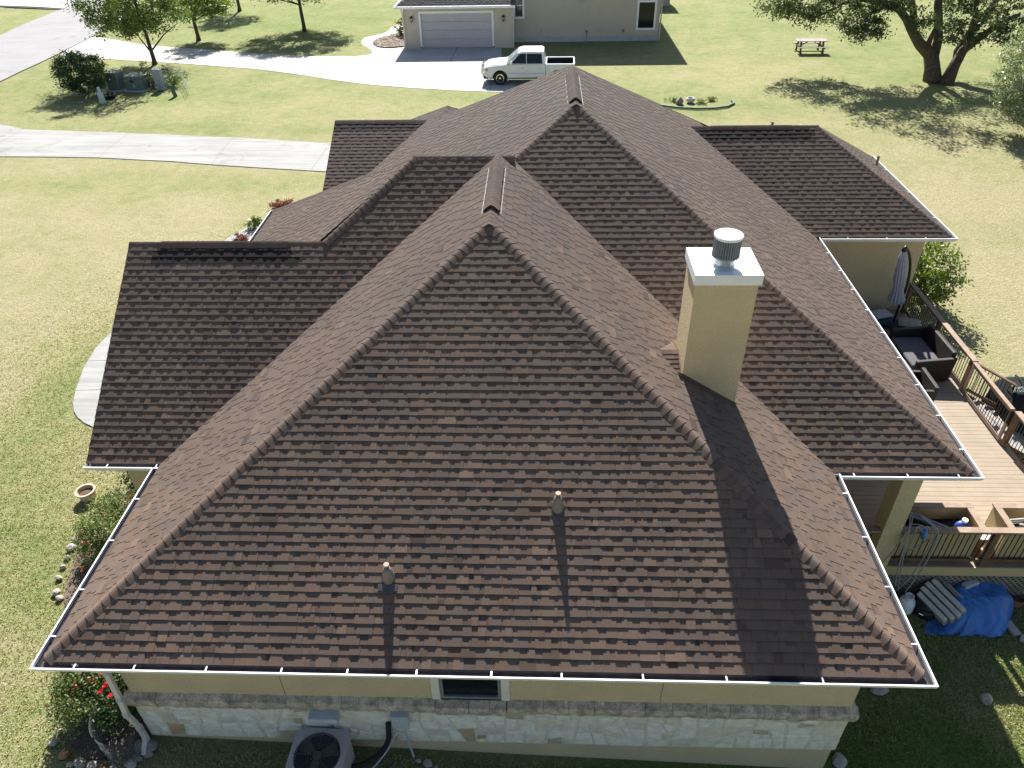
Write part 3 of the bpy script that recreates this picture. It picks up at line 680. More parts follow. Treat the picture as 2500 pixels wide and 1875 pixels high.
# --- chimney on the right face of the near block
CX0, CX1, CY0, CY1 = 9.48, 10.46, 4.45, 5.27
mb = MB(); mb.box(CX0, CX1, CY0, CY1, .6, 3.64)
chim = mb.build('chimney', M['stucco'], house)
mb = MB(); mb.box(CX0-.035, CX1+.035, CY0-.07, CY1+.07, 3.62, 3.80); capo = mb.build('chimney_cap', M['capmetal'], chim, bevel=.006)
mb = MB(); c = (9.93, 4.68)
mb.lathe([(.175, 3.80), (.165, 3.83), (.15, 3.86), (.15, 3.97), (.19, 4.0)], (c[0], c[1], 0), 28); fl = mb.build('flue_vent', M['metal'], chim, smooth=False)
mb = MB()
for k in range(34):
    t = 2*math.pi*k/34; e = (math.cos(t), math.sin(t)); q = (-math.sin(t), math.cos(t))
    mb.obox((c[0]+.2*e[0], c[1]+.2*e[1], 4.155), (.009*e[0]+.004*q[0], .009*e[1]+.004*q[1], 0), (.008*q[0]-.004*e[0], .008*q[1]-.004*e[1], 0), (0, 0, .165))
mb.lathe([(.165, 3.99), (.165, 4.32)], (c[0], c[1], 0), 28)
mb.lathe([(.213, 3.985), (.218, 4.0), (.213, 4.02)], (c[0], c[1], 0), 32)
mb.build('louvre_drum', simple('louvre_metal', (.20, .225, .255), .5, .2, 20), fl)
mb = MB(); mb.lathe([(.212, 4.30), (.222, 4.315), (.222, 4.345), (.19, 4.362), (.001, 4.375)], (c[0], c[1], 0), 36); mb.build('drum_lid', M['capmetal'], fl)
# flashing and the small saddle roof uphill of the chimney
mb = MB()
zr = lambda x: pA*(W-x)
mb.prism([(CX0-.06, CY0-.012, zr(CX0-.06)+.01), (CX1+.03, CY0-.012, zr(CX1+.03)+.01), (CX1+.03, CY0-.012, zr(CX1+.03)+.1), (CX0-.06, CY0-.012, zr(CX0-.06)+.1)], (0, .012, 0))
mb.build('flashing', simple('flashing_brown', (.10, .08, .06), .5), chim)
mb = MB(); ym = (CY0+CY1)/2+.12; xr = CX0-.02; zr0 = zr(CX0)+.23; xl = W-zr0/pA
shingles(mb, [(xl, ym, zr0)[:3], (xr, ym, zr0), (xr, CY0-.05, zr(CX0)+.03), (xl+.02, ym-.05, zr0-.02)][::-1] if False else [(xr, CY0-.02, zr(CX0)+.02), (xr, ym, zr0), (xl, ym, zr0)], 61) if False else None
tri = [np.array((xl, ym, zr0)), np.array((xr, CY0-.03, zr(xr)+.012)), np.array((xr, ym, zr0))]
for i in range(6):
    f0, f1 = i/6, (i+1)/6
    a0 = tri[1]+(tri[2]-tri[1])*f0; a1 = tri[1]+(tri[2]-tri[1])*f1; b0 = tri[1]+(tri[0]-tri[1])*f0; b1 = tri[1]+(tri[0]-tri[1])*f1
    k = np.array((0, -.01, .014)); m_ = 3
    for j in range(m_):
        L0 = b0+(a0-b0)*j/m_; L1 = b0+(a0-b0)*(j+1)/m_; U0 = b1+(a1-b1)*j/m_; U1 = b1+(a1-b1)*(j+1)/m_
        mb.face([L0+k, L1+k, U1+k*.2, U0+k*.2], random.uniform(.3, .9)); mb.face([L0+k, L0-k, L1-k, L1+k], .1)
mb.face([tri[0], tri[2], (xr, CY1+.3, zr(xr)-.0)], .5)
mb.build('saddle_roof', SH, chim, tone=True)
# plumbing vents with lead boots
def roofvent(px, py, hh, flange):
    v = ray(px, py); t = (pA*CAM[1]-CAM[2])/(v[2]-pA*v[1]); b = CAM+v*t
    mb = MB(); mb.tube([b+np.array((0, 0, -.05)), b+np.array((0, 0, hh))], .034, 14); vo = mb.build('vent_pipe', M['pipe'], house, smooth=False)
    n_ = np.array((0, -pA, 1.)); n_ /= np.linalg.norm(n_)
    mb = MB(); mb.tube([b+np.array((0, .01, -.06)), b+np.array((0, .0, .06)), b+np.array((0, -.004, hh*.62)), b+np.array((0, -.004, hh*.86))], [.105, .09, .066, .042], 16); mb.build('vent_boot', M['boot'], vo, smooth=True)
    mb = MB(); s_ = np.array((0, 1., pA)); s_ /= np.linalg.norm(s_)
    mb.obox(b+n_*.018-s_*(.13 if flange else .07), (.145 if flange else .10, 0, 0), s_*(.05 if flange else .05), n_*.006); mb.build('vent_flange', simple('flange_grey', (.075, .07, .075), .6), vo)
    mb = MB(); mb.tube([b+np.array((0, 0, hh-.004)), b+np.array((0, 0, hh+.012))], .041, 14); rim = mb.build('pipe_rim', M['copper'], vo)
roofvent(1361.8, 1240, .30, False); roofvent(949, 1412, .30, True)
v = ray(2139, 405); t = (p*(xG-CAM[0])-CAM[2])/(v[2]+p*v[0]); b = CAM+v*t
mb = MB(); mb.tube([b+np.array((0, 0, -.05)), b+np.array((0, 0, .34))], .04, 12); mb.build('vent_pipe', M['pipe'], house)
v = ray(1886, 298); b = at_y(1886, 302, yG+kG+.5); mb = MB(); mb.tube([(b[0], b[1], zG-.4), (b[0], b[1], zG-.02)], .04, 10); mb.build('vent_pipe', M['pipe'], house)

# ============================================================ GROUND
def lawn():
    def axis(lo, hi, a, b, fine):
        v = list(np.arange(a, b+1e-6, fine)); st = fine; x = b
        while x < hi: st *= 1.25; x += st; v.append(x)
        st = fine; x = a
        while x > lo: st *= 1.25; x -= st; v.insert(0, x)
        return np.array(v)
    X = axis(-700, 700, -60, 50, .8); Y = axis(-300, 1100, -6, 76, .8)
    gx, gy = np.meshgrid(X, Y); gz = zg(gx, gy)
    V = np.stack([gx, gy, gz], -1).reshape(-1, 3); nx, ny = len(X), len(Y)
    i, j = np.meshgrid(np.arange(nx-1), np.arange(ny-1)); a = (j*nx+i).ravel()
    F = np.stack([a, a+1, a+nx+1, a+nx], 1)
    me = bpy.data.meshes.new('lawn'); me.from_pydata(V.tolist(), [], F.tolist()); me.materials.append(M['lawn'])
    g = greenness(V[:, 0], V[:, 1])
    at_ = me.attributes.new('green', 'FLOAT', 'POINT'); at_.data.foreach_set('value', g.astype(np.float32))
    me.polygons.foreach_set('use_smooth', [True]*len(F)); me.update()
    o = bpy.data.objects.new('lawn', me); COL.objects.link(o); return struct(o)
def greenness(x, y):
    def bl(cx, cy, rx, ry): return np.exp(-(((x-cx)/rx)**2+((y-cy)/ry)**2))
    g = .16+0*x
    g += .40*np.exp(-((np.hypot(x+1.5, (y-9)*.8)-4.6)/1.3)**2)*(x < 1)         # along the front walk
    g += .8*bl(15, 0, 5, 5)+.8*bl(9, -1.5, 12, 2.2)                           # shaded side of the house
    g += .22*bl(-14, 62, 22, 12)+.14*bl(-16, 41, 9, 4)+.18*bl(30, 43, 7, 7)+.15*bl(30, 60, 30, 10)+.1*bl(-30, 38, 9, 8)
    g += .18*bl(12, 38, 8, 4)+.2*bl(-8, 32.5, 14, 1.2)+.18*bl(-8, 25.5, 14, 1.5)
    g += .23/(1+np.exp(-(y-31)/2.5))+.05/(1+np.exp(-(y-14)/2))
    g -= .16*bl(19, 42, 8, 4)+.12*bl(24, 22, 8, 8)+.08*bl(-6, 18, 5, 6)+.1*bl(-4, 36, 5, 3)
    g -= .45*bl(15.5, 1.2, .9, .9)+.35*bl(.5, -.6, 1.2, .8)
    return g
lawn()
def sheet(name, px, mat, dz, th=.0, pts=None, parent=None, kind='structure'):
    q = [gp(*a) for a in px] if px else [np.array((x, y, float(zg(x, y)))) for x, y in pts]
    mb = MB(); top = [a+np.array((0, 0, dz)) for a in q]
    if sum(top[i][0]*top[(i+1) % len(top)][1]-top[(i+1) % len(top)][0]*top[i][1] for i in range(len(top))) < 0: top = top[::-1]
    if th: mb.prism([t-np.array((0, 0, th)) for t in top], (0, 0, th))
    else: mb.face(top)
    o = mb.build(name, mat, parent)
    if kind: struct(o, kind)
    return o
sheet('street', [(-400, 480), (-60, 232), (0, 201), (40, 181), (99, 154), (142, 133), (210, 99), (290, 55), (340, -20), (360, -60), (215, -60), (200, -12), (195, 1), (156, 23), (142, 27), (57, 61), (0, 88), (-400, 280)], M['asphalt'], .05)
dr = sheet('neighbour_driveway', [(142, 137), (300, 147), (450, 156), (625, 169), (720, 181), (800, 194), (900, 207), (1000, 215), (1100, 221), (1240, 226), (1330, 228), (1400, 226), (1410, 190), (1330, 165), (1225, 146), (1224, 117), (1190, 114), (1050, 112), (988, 115), (959, 118), (935, 118), (920, 115), (911, 105), (917, 97), (937, 91), (960, 86), (988, 81), (1010, 60), (982, 57), (966, 62), (954, 68), (947, 76), (937, 82), (915, 87), (888, 93), (881, 105), (888, 112), (897, 116), (910, 127), (905, 133), (890, 136), (866, 138), (781, 138), (625, 132), (500, 121), (411, 115), (330, 107), (272, 96), (235, 90), (210, 95), (170, 118)], M['concrete'], .02, .08)
def joint(par, a, b, wd=.03, dz=.024):
    A, B = gp(*a, dz=dz), gp(*b, dz=dz); d = (B-A)/np.linalg.norm(B-A); n = np.array((-d[1], d[0], 0))*wd/2
    mb = MB(); mb.face([A-n, B-n, B+n, A+n]); o = mb.build('joint', M['joint'], None); o.parent = par; return o
for a, b in (((1117, 116), (1066, 220)), ((968, 149), (936, 200)), ((718, 138), (690, 176)), ((430, 118), (400, 150)), ((1200, 202), (1196, 224))): joint(dr, a, b, .05)
dw = sheet('driveway', [(-200, 400), (0, 383), (120, 384), (241, 386), (420, 395), (517, 403), (625, 410), (798, 420), (1000, 438), (1010, 372), (806, 351), (625, 340), (569, 337), (314, 326), (200, 322), (57, 317), (30, 310), (0, 304), (-200, 270)], M['concrete2'], .03, .1)
for a, b in (((57, 317), (-30, 368)), ((314, 326), (241, 385)), ((569, 337), (517, 402)), ((806, 351), (760, 416))): joint(dw, a, b, .035, .034)
wk = sheet('front_walk', [(290, 800), (262, 822), (235, 850), (205, 900), (187, 950), (179, 985), (181, 1005), (190, 1020), (205, 1033), (235, 1047), (330, 1040), (420, 900), (400, 790)], M['concrete2'], .03, .1)
joint(wk, (215, 883), (330, 880), .02, .034); joint(wk, (184, 955), (330, 951), .02, .034)
sheet('front_walk', [(500, 640), (545, 595), (556, 582), (600, 559), (640, 540), (665, 545), (640, 600), (560, 660)], M['concrete2'], .03, .1)
sheet('far_driveway', [(-120, -2), (0, 15), (85, 18), (150, 22), (154, 23), (195, 1), (190, -40), (60, -40), (-120, -40)], M['concrete'], .07, .06)
sheet('patio_pad', None, M['concrete'], .03, .05, [(19.0, 7.2), (22.5, 7.0), (22.5, 9.9), (18.6, 10.0)])
mb = MB()   # drain culvert head wall under the far driveway
A, B = gp(-60, 18), gp(158, 24); 
cul = thing('culvert_wall', 'long dark concrete culvert wall with a round pipe mouth beside the street', 'culvert', ((A+B)/2))
A = at_z(-60, 11, -2.83); B = at_z(150, 22, -2.83)
mb.bar(A+np.array((0, -.1, -.42)), B+np.array((0, -.1, -.42)), .15, .84); mb.build('head_wall', simple('dark_concrete', (.10, .10, .11), .9, .3, 3), cul)
c = at_y(43, 26, A[1]+(B[1]-A[1])*.5-.2); mb = MB(); mb.lathe([(.22, 0), (.28, 0), (.28, .12), (.22, .12)], (c[0], c[1]-.06, c[2]), 18, 1); mb.build('pipe_mouth', M['dark'], cul)

# ============================================================ NEIGHBOUR'S HOUSE
GZ = -2.72
nh = thing('neighbour_house', 'beige stucco house across the lawn with a grey double garage door', 'house', (4, 53, GZ))
gx0, gx1, gy0 = at_y(988, 60, 50.3)[0]-.0, 5.05, 50.3
gx0 = -2.5
def wallbox(mb, x0, x1, y0, y1, z0, z1): mb.box(x0, x1, y0, y1, z0, z1)
dx0, dx1, dz = -1.33, 3.62, -.58
mb = MB()
mb.box(gx0, dx0-.12, gy0, gy0+.2, GZ-.3, -.2); mb.box(dx1+.12, gx1, gy0, gy0+.2, GZ-.3, -.2); mb.box(dx0-.12, dx1+.12, gy0, gy0+.2, dz+.13, -.2)
mb.box(gx0, gx0+.2, gy0+.2, 58, GZ-.3, -.2); mb.box(gx1-.2, gx1, gy0+.2, 52.0, GZ-.3, -.2)
hx0, hx1, hy0, hz1 = gx1, 15.42, 52.0, 2.6
wxa, wxb = 13.92, 15.02; wza, wzb = -2.0, -.35
mb.box(hx0, hx1, hy0, hy0+.2, GZ+.32, -2.02) if False else None
mb.box(hx0, wxa, hy0, hy0+.2, -2.5, hz1); mb.box(wxb, hx1, hy0, hy0+.2, -2.5, hz1); mb.box(wxa, wxb, hy0, hy0+.2, wzb, hz1); mb.box(wxa, wxb, hy0, hy0+.2, -2.5, wza)
mb.box(hx1-.2, hx1, hy0+.2, 64, -2.5, hz1); mb.box(hx0, hx0+.2, hy0+.2, 64, -2.5, hz1); mb.box(hx0, hx1, 64, 64.2, -2.5, hz1)
nwall = mb.build('wall', M['nwall'], nh)
mb = MB(); mb.box(hx0+.01, hx1+.02, hy0-.02, hy0+.19, -3.3, -2.502); mb.box(hx1-.19, hx1+.02, hy0+.195, 64, -3.3, -2.502); mb.build('foundation', M['nbase'], nh)
mb = MB()
for x0, x1, z0, z1 in ((dx0-.12, dx0, GZ, dz+.13), (dx1, dx1+.12, GZ, dz+.13), (dx0, dx1, dz, dz+.13)): mb.box(x0, x1, gy0-.03, gy0+.12, z0, z1)
gd = mb.build('garage_door', M['whitetrim2'] if 'whitetrim2' in M else M['white'], nh)
mb = MB()
for i in range(4):
    z0 = GZ-.05+(dz-GZ+.05)*i/4; z1 = GZ-.05+(dz-GZ+.05)*(i+1)/4
    mb.box(dx0+.002, dx1-.002, gy0+.1, gy0+.13, z0+.008, z1-.008)
    for k in range(3): mb.box(dx0+.1, dx1-.1, gy0+.094, gy0+.101, z0+.09+k*.16, z0+.2+k*.16)
mb.box(dx0, dx1, gy0+.14, gy0+.16, GZ-.1, dz)
mb.build('door_panel', M['gdoor'], gd)
for x in (gx0+.55, gx1-.62):   # carriage lamps
    mb = MB(); c = (x, gy0-.12, -1.0)
    mb.box(x-.05, x+.05, gy0-.03, gy0, -1.0, -.72); mb.lathe([(.02, .12), (.11, .06), (.115, .03), (.085, -.2), (.03, -.25), (.01, -.3)], (x, gy0-.14, -.85), 8); lamp = mb.build('wall_lamp', M['black'], nh)
    mb = MB(); mb.lathe([(.122, .02), (.092, -.16)], (x, gy0-.14, -.86), 6); mb.build('lamp_glass', simple('lamp_glass', (.45, .43, .36), .2), lamp)
# garage roof: a hip that runs back over the garage
mb = MB(); ex0, ex1, ey0 = gx0-.42, gx1+.2, gy0-.5; zt = -.06; kk = (ex1-ex0)/2
shingles(mb, [(ex0, ey0, zt), (ex1, ey0, zt), ((ex0+ex1)/2, ey0+kk, zt+kk*.5)], 71, ex=.2, tb=.02, tt=.015)
shingles(mb, [(ex0, 60, zt), (ex0, ey0, zt), ((ex0+ex1)/2, ey0+kk, zt+kk*.5), ((ex0+ex1)/2, 60, zt+kk*.5)], 72, ex=.2, tabs=False)
shingles(mb, [(ex1, ey0, zt), (ex1, 60, zt), ((ex0+ex1)/2, 60, zt+kk*.5), ((ex0+ex1)/2, ey0+kk, zt+kk*.5)], 73, ex=.2, tabs=False)
gr = mb.build('roof', [M['greyshingle']], nh, tone=True)
for x, n_ in ((ex0, nL(.5)), (ex1, nR(.5))):
    mb = MB(); hipcaps(mb, (x, ey0, zt), ((ex0+ex1)/2, ey0+kk, zt+kk*.5), nF(.5), n_, seed=74, w_=.2, ex=.3, lift=.04); mb.build('hip_cap', [M['greyshingle']], gr, tone=True)
mb = MB(); mb.box(ex0-.1, ex1+.02, ey0-.11, ey0, zt-.13, zt+.02); mb.box(ex0-.1, ex0, ey0+.001, 59, zt-.13, zt+.02); mb.build('gutter', M['white'], nh)
mb = MB(); mb.box(ex0+.01, ex1, ey0+.01, gy0+.1, zt-.13, zt-.1); mb.box(ex0+.01, gx0+.1, gy0+.1, 59, zt-.13, zt-.1); mb.build('soffit', M['nwall'], nh)
for pts in ([(gx0-.06, gy0-.42, -.2), (gx0-.04, gy0-.1, -.55), (gx0-.04, gy0-.1, GZ)], [(gx1+.06, gy0-.05, -.2), (gx1+.06, gy0-.05, GZ-.1)], [(hx1+.07, hy0-.1, 2.3), (hx1+.07, hy0-.1, GZ-.05)]):
    mb = MB()
    for a, b in zip(pts[:-1], pts[1:]): mb.bar(a, b, .09, .07, up=(0, -1, .01))
    mb.build('downspout', simple('beige_downspout', (.52, .49, .45), .5), nh)
mb = MB()
sl = .42
mb.prism([(hx0-.3, hy0-.5, hz1), (hx1+.35, hy0-.5, hz1), (hx1+.35, 64.5, hz1), (hx0-.3, 64.5, hz1)], (0, 0, -.15))
mb.idx([(hx0-.4, hy0-.6, hz1+.01), (hx1+.45, hy0-.6, hz1+.01), (hx1+.45, 64.6, hz1+.01), (hx0-.4, 64.6, hz1+.01), (10.2, 57, hz1+2.0), (10.2, 59.5, hz1+2.0)], [(0, 1, 4), (1, 2, 5, 4), (2, 3, 5), (3, 0, 4, 5), (0, 3, 2, 1)])
mb.build('roof', [M['greyshingle']], nh, tone=True)
def nwindow(x0, x1, z0, z1, y, two=False):
    mb = MB(); t = .13
    for a in ((x0-t, x0, z0-t, z1+t), (x1, x1+t, z0-t, z1+t), (x0, x1, z0-t, z0), (x0, x1, z1, z1+t)): mb.box(a[0], a[1], y-.04, y+.06, a[2], a[3])
    w_ = mb.build('window', M['white'], nh)
    mb = MB(); mb.box(x0+.002, x1-.002, y+.03, y+.05, z0, z1); mb.build('pane', M['glass'], w_)
    if two:
        mb = MB(); mb.box(x0, x1, y-.01, y+.028, (z0+z1)/2-.03, (z0+z1)/2+.03); mb.build('sash_bar', M['white'], w_)
nwindow(wxa, wxb, wza, wzb, hy0); nwindow(5.2, 5.72, -1.15, .3, hy0-.06, True)
for px, py, s_ in ((1321, 75, .13), (1432, 77, .14), (1521, 75, .16)):
    q = at_y(px, py, hy0-.04); mb = MB(); mb.box(q[0]-s_/2, q[0]+s_/2, hy0-.1, hy0-.005, q[2]-s_/2, q[2]+s_/2); mb.tube([(q[0], hy0-.08, q[2]), (q[0], hy0-.08, GZ-.2 if px == 1432 else q[2]-.1)], .02, 6); mb.build('wall_fitting', M['util'] if px != 1321 else M['nbase'], nh)
q = at_y(1421, 3, hy0-.04); mb = MB(); mb.box(q[0]-.22, q[0]+.22, hy0-.12, hy0-.005, q[2]-.12, q[2]+.2); mb.build('wall_fitting', M['nbase'], nh)
mb = MB(); mb.box(gx1+.005, gx1+.1, gy0+.5, gy0+.9, -1.6, -.9); mb.box(gx1+.005, gx1+.08, gy0+.2, gy0+.4, -1.9, -1.5); mb.build('meter_box', M['utilw'], nh)
q = gp(1632, 21); mb = MB(); mb.box(15.44, q[0]+.25, q[1]+1.2, q[1]+4, -3, hz1-2.5); mb.build('rear_wing', M['nbase'], nh)
bp = [gp(*a, dz=.03) for a in ((959, 118), (935, 117.5), (920, 115), (912, 110), (911, 105), (919, 97), (937, 91), (960, 86), (986, 82), (988, 115))]
bed = sheet('rock_bed', [(987, 115), (959, 117.5), (935, 117.5), (921, 115), (912, 110), (911.5, 105), (919, 97.5), (937, 91.5), (960, 86.5), (988, 82)], M['mulch'], .05, .06)
from_poly = [(a[0], a[1]) for a in bp]
def inpoly(x, y, P):
    r = np.zeros(len(x), bool); n = len(P); j = n-1
    for i in range(n):
        c = ((P[i][1] > y) != (P[j][1] > y)) & (x < (P[j][0]-P[i][0])*(y-P[i][1])/(P[j][1]-P[i][1]+1e-12)+P[i][0]); r ^= c; j = i
    return r
xs_ = RNG.uniform(-7, -2.4, 9000); ys_ = RNG.uniform(49.5, 57, 9000); k = inpoly(xs_, ys_, from_poly); xs_, ys_ = xs_[k], ys_[k]
P = np.stack([xs_, ys_, zg(xs_, ys_)+.06+RNG.uniform(0, .05, len(xs_))], 1); n = len(P); A = runit(n); A[:, 2] *= .4; B = np.cross(A, np.array((0, 0, 1.)))
gv = quads('bed_gravel', P, A*.07, B*.07, RNG.uniform(0, 1, n), M['gravelstone']); struct(gv, 'stuff'); gv['label'] = 'brown river gravel filling the curved bed by the garage corner'

# ============================================================ TREES
def tree(label, base, trunk, limbs, crown_specs, leaf, size, bark, group='young trees on the neighbouring lawn', name='tree'):
    t = thing(name, label, 'tree', base, group)
    b = np.array(base, float); mb = MB()
    for pts, rad in [trunk]+limbs: mb.tube([b+np.array(q) for q in pts], rad, 10)
    mb.build('trunk', bark, t, smooth=True)
    Ps, Ts = [], []
    for spec in crown_specs:
        P, tn, C = clumps(b+np.array(spec[0]), *spec[1:]); Ps.append(P); Ts.append(tn)
    P = np.concatenate(Ps); T = np.concatenate(Ts)
    leaves('crown', P, size, leaf, t, T); return t
def young(label, px, h0, cw, ch, n=70, leaf='leaf_mid', lean=.2, seed=0, cx=0, nl=95, cr=.5, low=0):
    rg = random.Random(seed); b = gp(*px); b[2] -= .05; top = h0+ch
    tr = ([(0, 0, 0), (.03, 0, .4), (lean*.4, 0, h0*.6), (lean, 0, h0), (lean+cx*.5, .1, h0+ch*.45), (lean+cx, .1, h0+ch*.85)], [.2, .14, .125, .11, .07, .025])
    lim = []
    for i in range(9):
        a = rg.uniform(0, 6.28); z = h0+rg.uniform(-.15, .35)*ch; r = cw*rg.uniform(.3, .45); s_ = (lean+cx*.3*max(0, (z-h0)/ch), 0, z)
        r *= .7; lim.append(([s_, (s_[0]+r*.5*math.cos(a), r*.5*math.sin(a), z+ch*.12), (s_[0]+r*math.cos(a), r*math.sin(a), z+ch*.2*rg.uniform(.6, 1.5))], [.06, .04, .015]))
    c = (lean+cx, 0, h0+ch*.48)
    return tree(label, b, tr, lim, [(c, (cw/2, cw/2, ch/2), n, nl, cr, .35)]+([((lean+cx, -.1, h0+low), (cw/2, cw/2.2, low*.9), n//2, nl, cr, .2)] if low else []), M[leaf], .088, M['bark2'])
young('round dark green tree standing right behind the green utility cabinets', (378, 157), 1.9, 7.2, 7.6, 185, 'leaf_mid', .0, 1, -.55, 85, .52, 1.15)
young('slim bright green tree between the street and the neighbour driveway', (485, 99), 1.7, 4.4, 2.5, 70, 'leaf_bright', .0, 2, .8, 95, .45, .6)
young('tree with a forked dark trunk nearest the neighbour garage', (743, 76), 2.3, 8.2, 3.4, 190, 'leaf_mid', .0, 3, -.1, 150, .55)
young('farthest young tree, only its thin trunk showing at the top edge', (585, 27), 2.4, 5.2, 4.0, 100, 'leaf_mid', .0, 4, 0)
b = gp(690, -70); young('tree beyond the top edge casting shade on the far lawn', (680, -75), 3.0, 7, 4.5, 90, 'leaf_mid', .1, 5, 0) if True else None

# the big live oak: two leaning trunks and wide drooping sprays of leaves
oak = gp(2290, 195); oy = oak[1]
T_ = thing('live_oak_tree', 'big old oak with two leaning dark trunks shading the right lawn', 'tree', oak)
def pyy(px, py, dy): return at_y(px, py, oy+dy)
def trunk(pts, rad, mb): mb.tube(pts, rad, 12)
mb = MB()
A0 = gp(2277, 200, -.1); 
trunk([A0, pyy(2276, 165, 0), pyy(2272, 128, 0)], [.55, .42, .40], mb)
trunk([pyy(2272, 132, 0), pyy(2246, 108, 0), pyy(2226, 75, .1), pyy(2212, 45, .2), pyy(2190, 18, .4), pyy(2160, 5, .4), pyy(2110, -10, .3)], [.38, .30, .24, .21, .18, .14, .09], mb)
trunk([pyy(2278, 140, 0), pyy(2290, 100, .2), pyy(2291, 60, .5), pyy(2290, 10, 1), pyy(2300, -50, 1.5)], [.30, .25, .24, .22, .16], mb)
trunk([pyy(2230, 80, .1), pyy(2230, 20, .6), pyy(2215, -30, 1.0)], [.2, .18, .12], mb)
trunk([pyy(2262, 118, .0), pyy(2274, 88, -.3), pyy(2285, 62, -.6)], [.2, .12, .06], mb)
B0 = gp(2308, 205, -.1)
trunk([B0, pyy(2330, 160, -.1), pyy(2352, 122, -.1), pyy(2380, 100, -.2), pyy(2420, 72, -.3), pyy(2452, 50, -.3), pyy(2490, 35, -.2)], [.44, .31, .26, .22, .18, .14, .1], mb)
trunk([pyy(2338, 150, .25), pyy(2340, 125, .4), pyy(2362, 90, .6), pyy(2390, 55, .8), pyy(2420, 20, 1.0), pyy(2450, -30, 1.4)], [.3, .26, .25, .24, .2, .14], mb)
trunk([pyy(2362, 92, .5), pyy(2380, 50, .2), pyy(2385, -10, 0)], [.16, .14, .1], mb)
trunk([pyy(2190, 20, .4), pyy(2110, -2, 1.4), pyy(2065, 5, 2.1), pyy(2035, 22, 2.6), pyy(2000, 38, 3.0), pyy(1960, 45, 3.2)], [.2, .15, .12, .09, .06, .03], mb)
trunk([pyy(2170, 12, .2), pyy(2120, 35, -.6), pyy(2110, 62, -1.0)], [.1, .07, .03], mb)
mb.build('trunk', M['bark'], T_, smooth=True)
Ps, Ts = [], []
def spray(px, py, dy, rx, rz, nc, nl=62, cr=.42, ry=None):
    c = pyy(px, py, dy); P, tn, _ = clumps(c, (rx, ry or rx*.8, rz), nc, nl, cr, .1); Ps.append(P); Ts.append(tn)
for a in ((1925, 22, 3.0, 1.6, .75, 26), (1985, 40, 2.8, 1.2, .6, 17), (1900, 5, 3.2, 1.4, .7, 16), (2020, 5, 2.6, 1.3, .5, 16), (2090, 18, 1.4, 1.1, .6, 16), (2078, 62, -1.2, .8, .45, 11), (2118, 82, -1.2, .9, .5, 14), (2135, 40, -.6, .8, .6, 10),
          (2258, 48, -1.2, .8, .6, 9), (2240, 78, -1.0, .35, .3, 3), (2322, 72, -1.4, .7, .6, 8), (2345, 97, -1.3, .8, .45, 8), (2390, 60, -1.2, 1.1, .9, 13), (2370, 20, .3, 1.6, .8, 18), (2440, 85, -1.0, 1.2, .6, 14), (2470, 20, .2, 1.4, 1.0, 18), (2230, 5, -.5, 1.2, .6, 12), (2310, 10, .9, 1.2, .7, 10), (2160, 0, .3, 1.2, .5, 10), (2490, 75, -.8, 1.2, .9, 14)): spray(*a)
for c, r, n_ in (((29.6, oy+1.0, 3.5), (7.2, 5.6, 1.7), 230), ((24.6, oy+2.2, 2.2), (3.2, 2.6, .9), 34), ((34.6, oy-1.0, 3.1), (3.8, 4.2, 1.4), 36), ((21.8, oy+3.0, 1.9), (2.4, 2, .6), 18)):
    P, tn, _ = clumps(c, r, n_, 90, .6, .5); Ps.append(P); Ts.append(tn)
leaves('crown', np.concatenate(Ps), .085, M['leaf_oak'], T_, np.concatenate(Ts))
# pale silvery tree at the right edge, nearer
wb = np.array((31.2, 31.4, float(zg(31.2, 31.4))))
T2 = thing('silvery_tree', 'pale silvery leaved tree at the right edge of the lawn', 'tree', wb)
mb = MB(); mb.tube([wb, wb+(0.05, 0, 1.2), wb+(-.1, .1, 3), wb+(.1, 0, 5)], [.2, .16, .12, .04], 10); mb.build('trunk', M['bark'], T2, smooth=True)
Ps, Ts = [], []
for c, r, n_ in (((31.0, 31.3, .2), (2.6, 2.3, 2.7), 210), ((30.3, 30.9, -1.3), (1.5, 1.5, 1.0), 55), ((33, 32, 1.2), (3, 3, 3), 60)):
    P, tn, _ = clumps(c, r, n_, 95, .4, .6); Ps.append(P); Ts.append(tn)
leaves('crown', np.concatenate(Ps), .075, M['leaf_pale'], T2, np.concatenate(Ts), .38)

# ============================================================ SHRUBS
def shrub(name, label, base, r, nc, nl, cr, size, mat, stems=8, shell=.5, flower=None, group=None, zc=None, cat='shrub'):
    b = np.array(base, float); t = thing(name, label, cat, b, group); c = b+np.array((0, 0, r[2]*(zc or 1.0)))
    P, tn, C = clumps(c, r, nc, nl, cr, shell); k = P[:, 2] > b[2]+.02; P, tn = P[k], tn[k]
    leaves('foliage', P, size, mat, t, tn)
    mb = MB()
    for i in range(stems):
        q = C[random.randrange(len(C))]; mb.tube([b+np.array((random.uniform(-.08, .08), random.uniform(-.08, .08), -.03)), (b+q)/2+np.array((0, 0, .05)), q], [.02, .014, .006], 5)
    mb.build('stem', M['bark2'], t)
    if flower:
        nf, fm, fs, top = flower; d = runit(nf); d[:, 2] = np.abs(d[:, 2])*1.0-.15
        Pf = c+d*np.array(r)*RNG.uniform(.85, 1.12, nf)[:, None]; Pf = np.repeat(Pf, 4, 0)+RNG.normal(0, fs*.6, (nf*4, 3)); leaves('flowers', Pf, fs, fm, t, None, .8)['kind'] = 'stuff'
    return t
shrub('evergreen_shrub', 'dark rounded evergreen shrub beside the utility cabinets', gp(214, 231), (1.4, 1.2, 1.12), 95, 130, .34, .06, M['leaf_bush'], 14, .45, zc=1.15)
shrub('leafy_shrub', 'bright green shrub at the corner of the deck wing', np.array((19.75, 16.0, -3.6)), (1.0, .95, 1.05), 60, 95, .3, .06, M['leaf_bright'], 10, .4, zc=1.15)
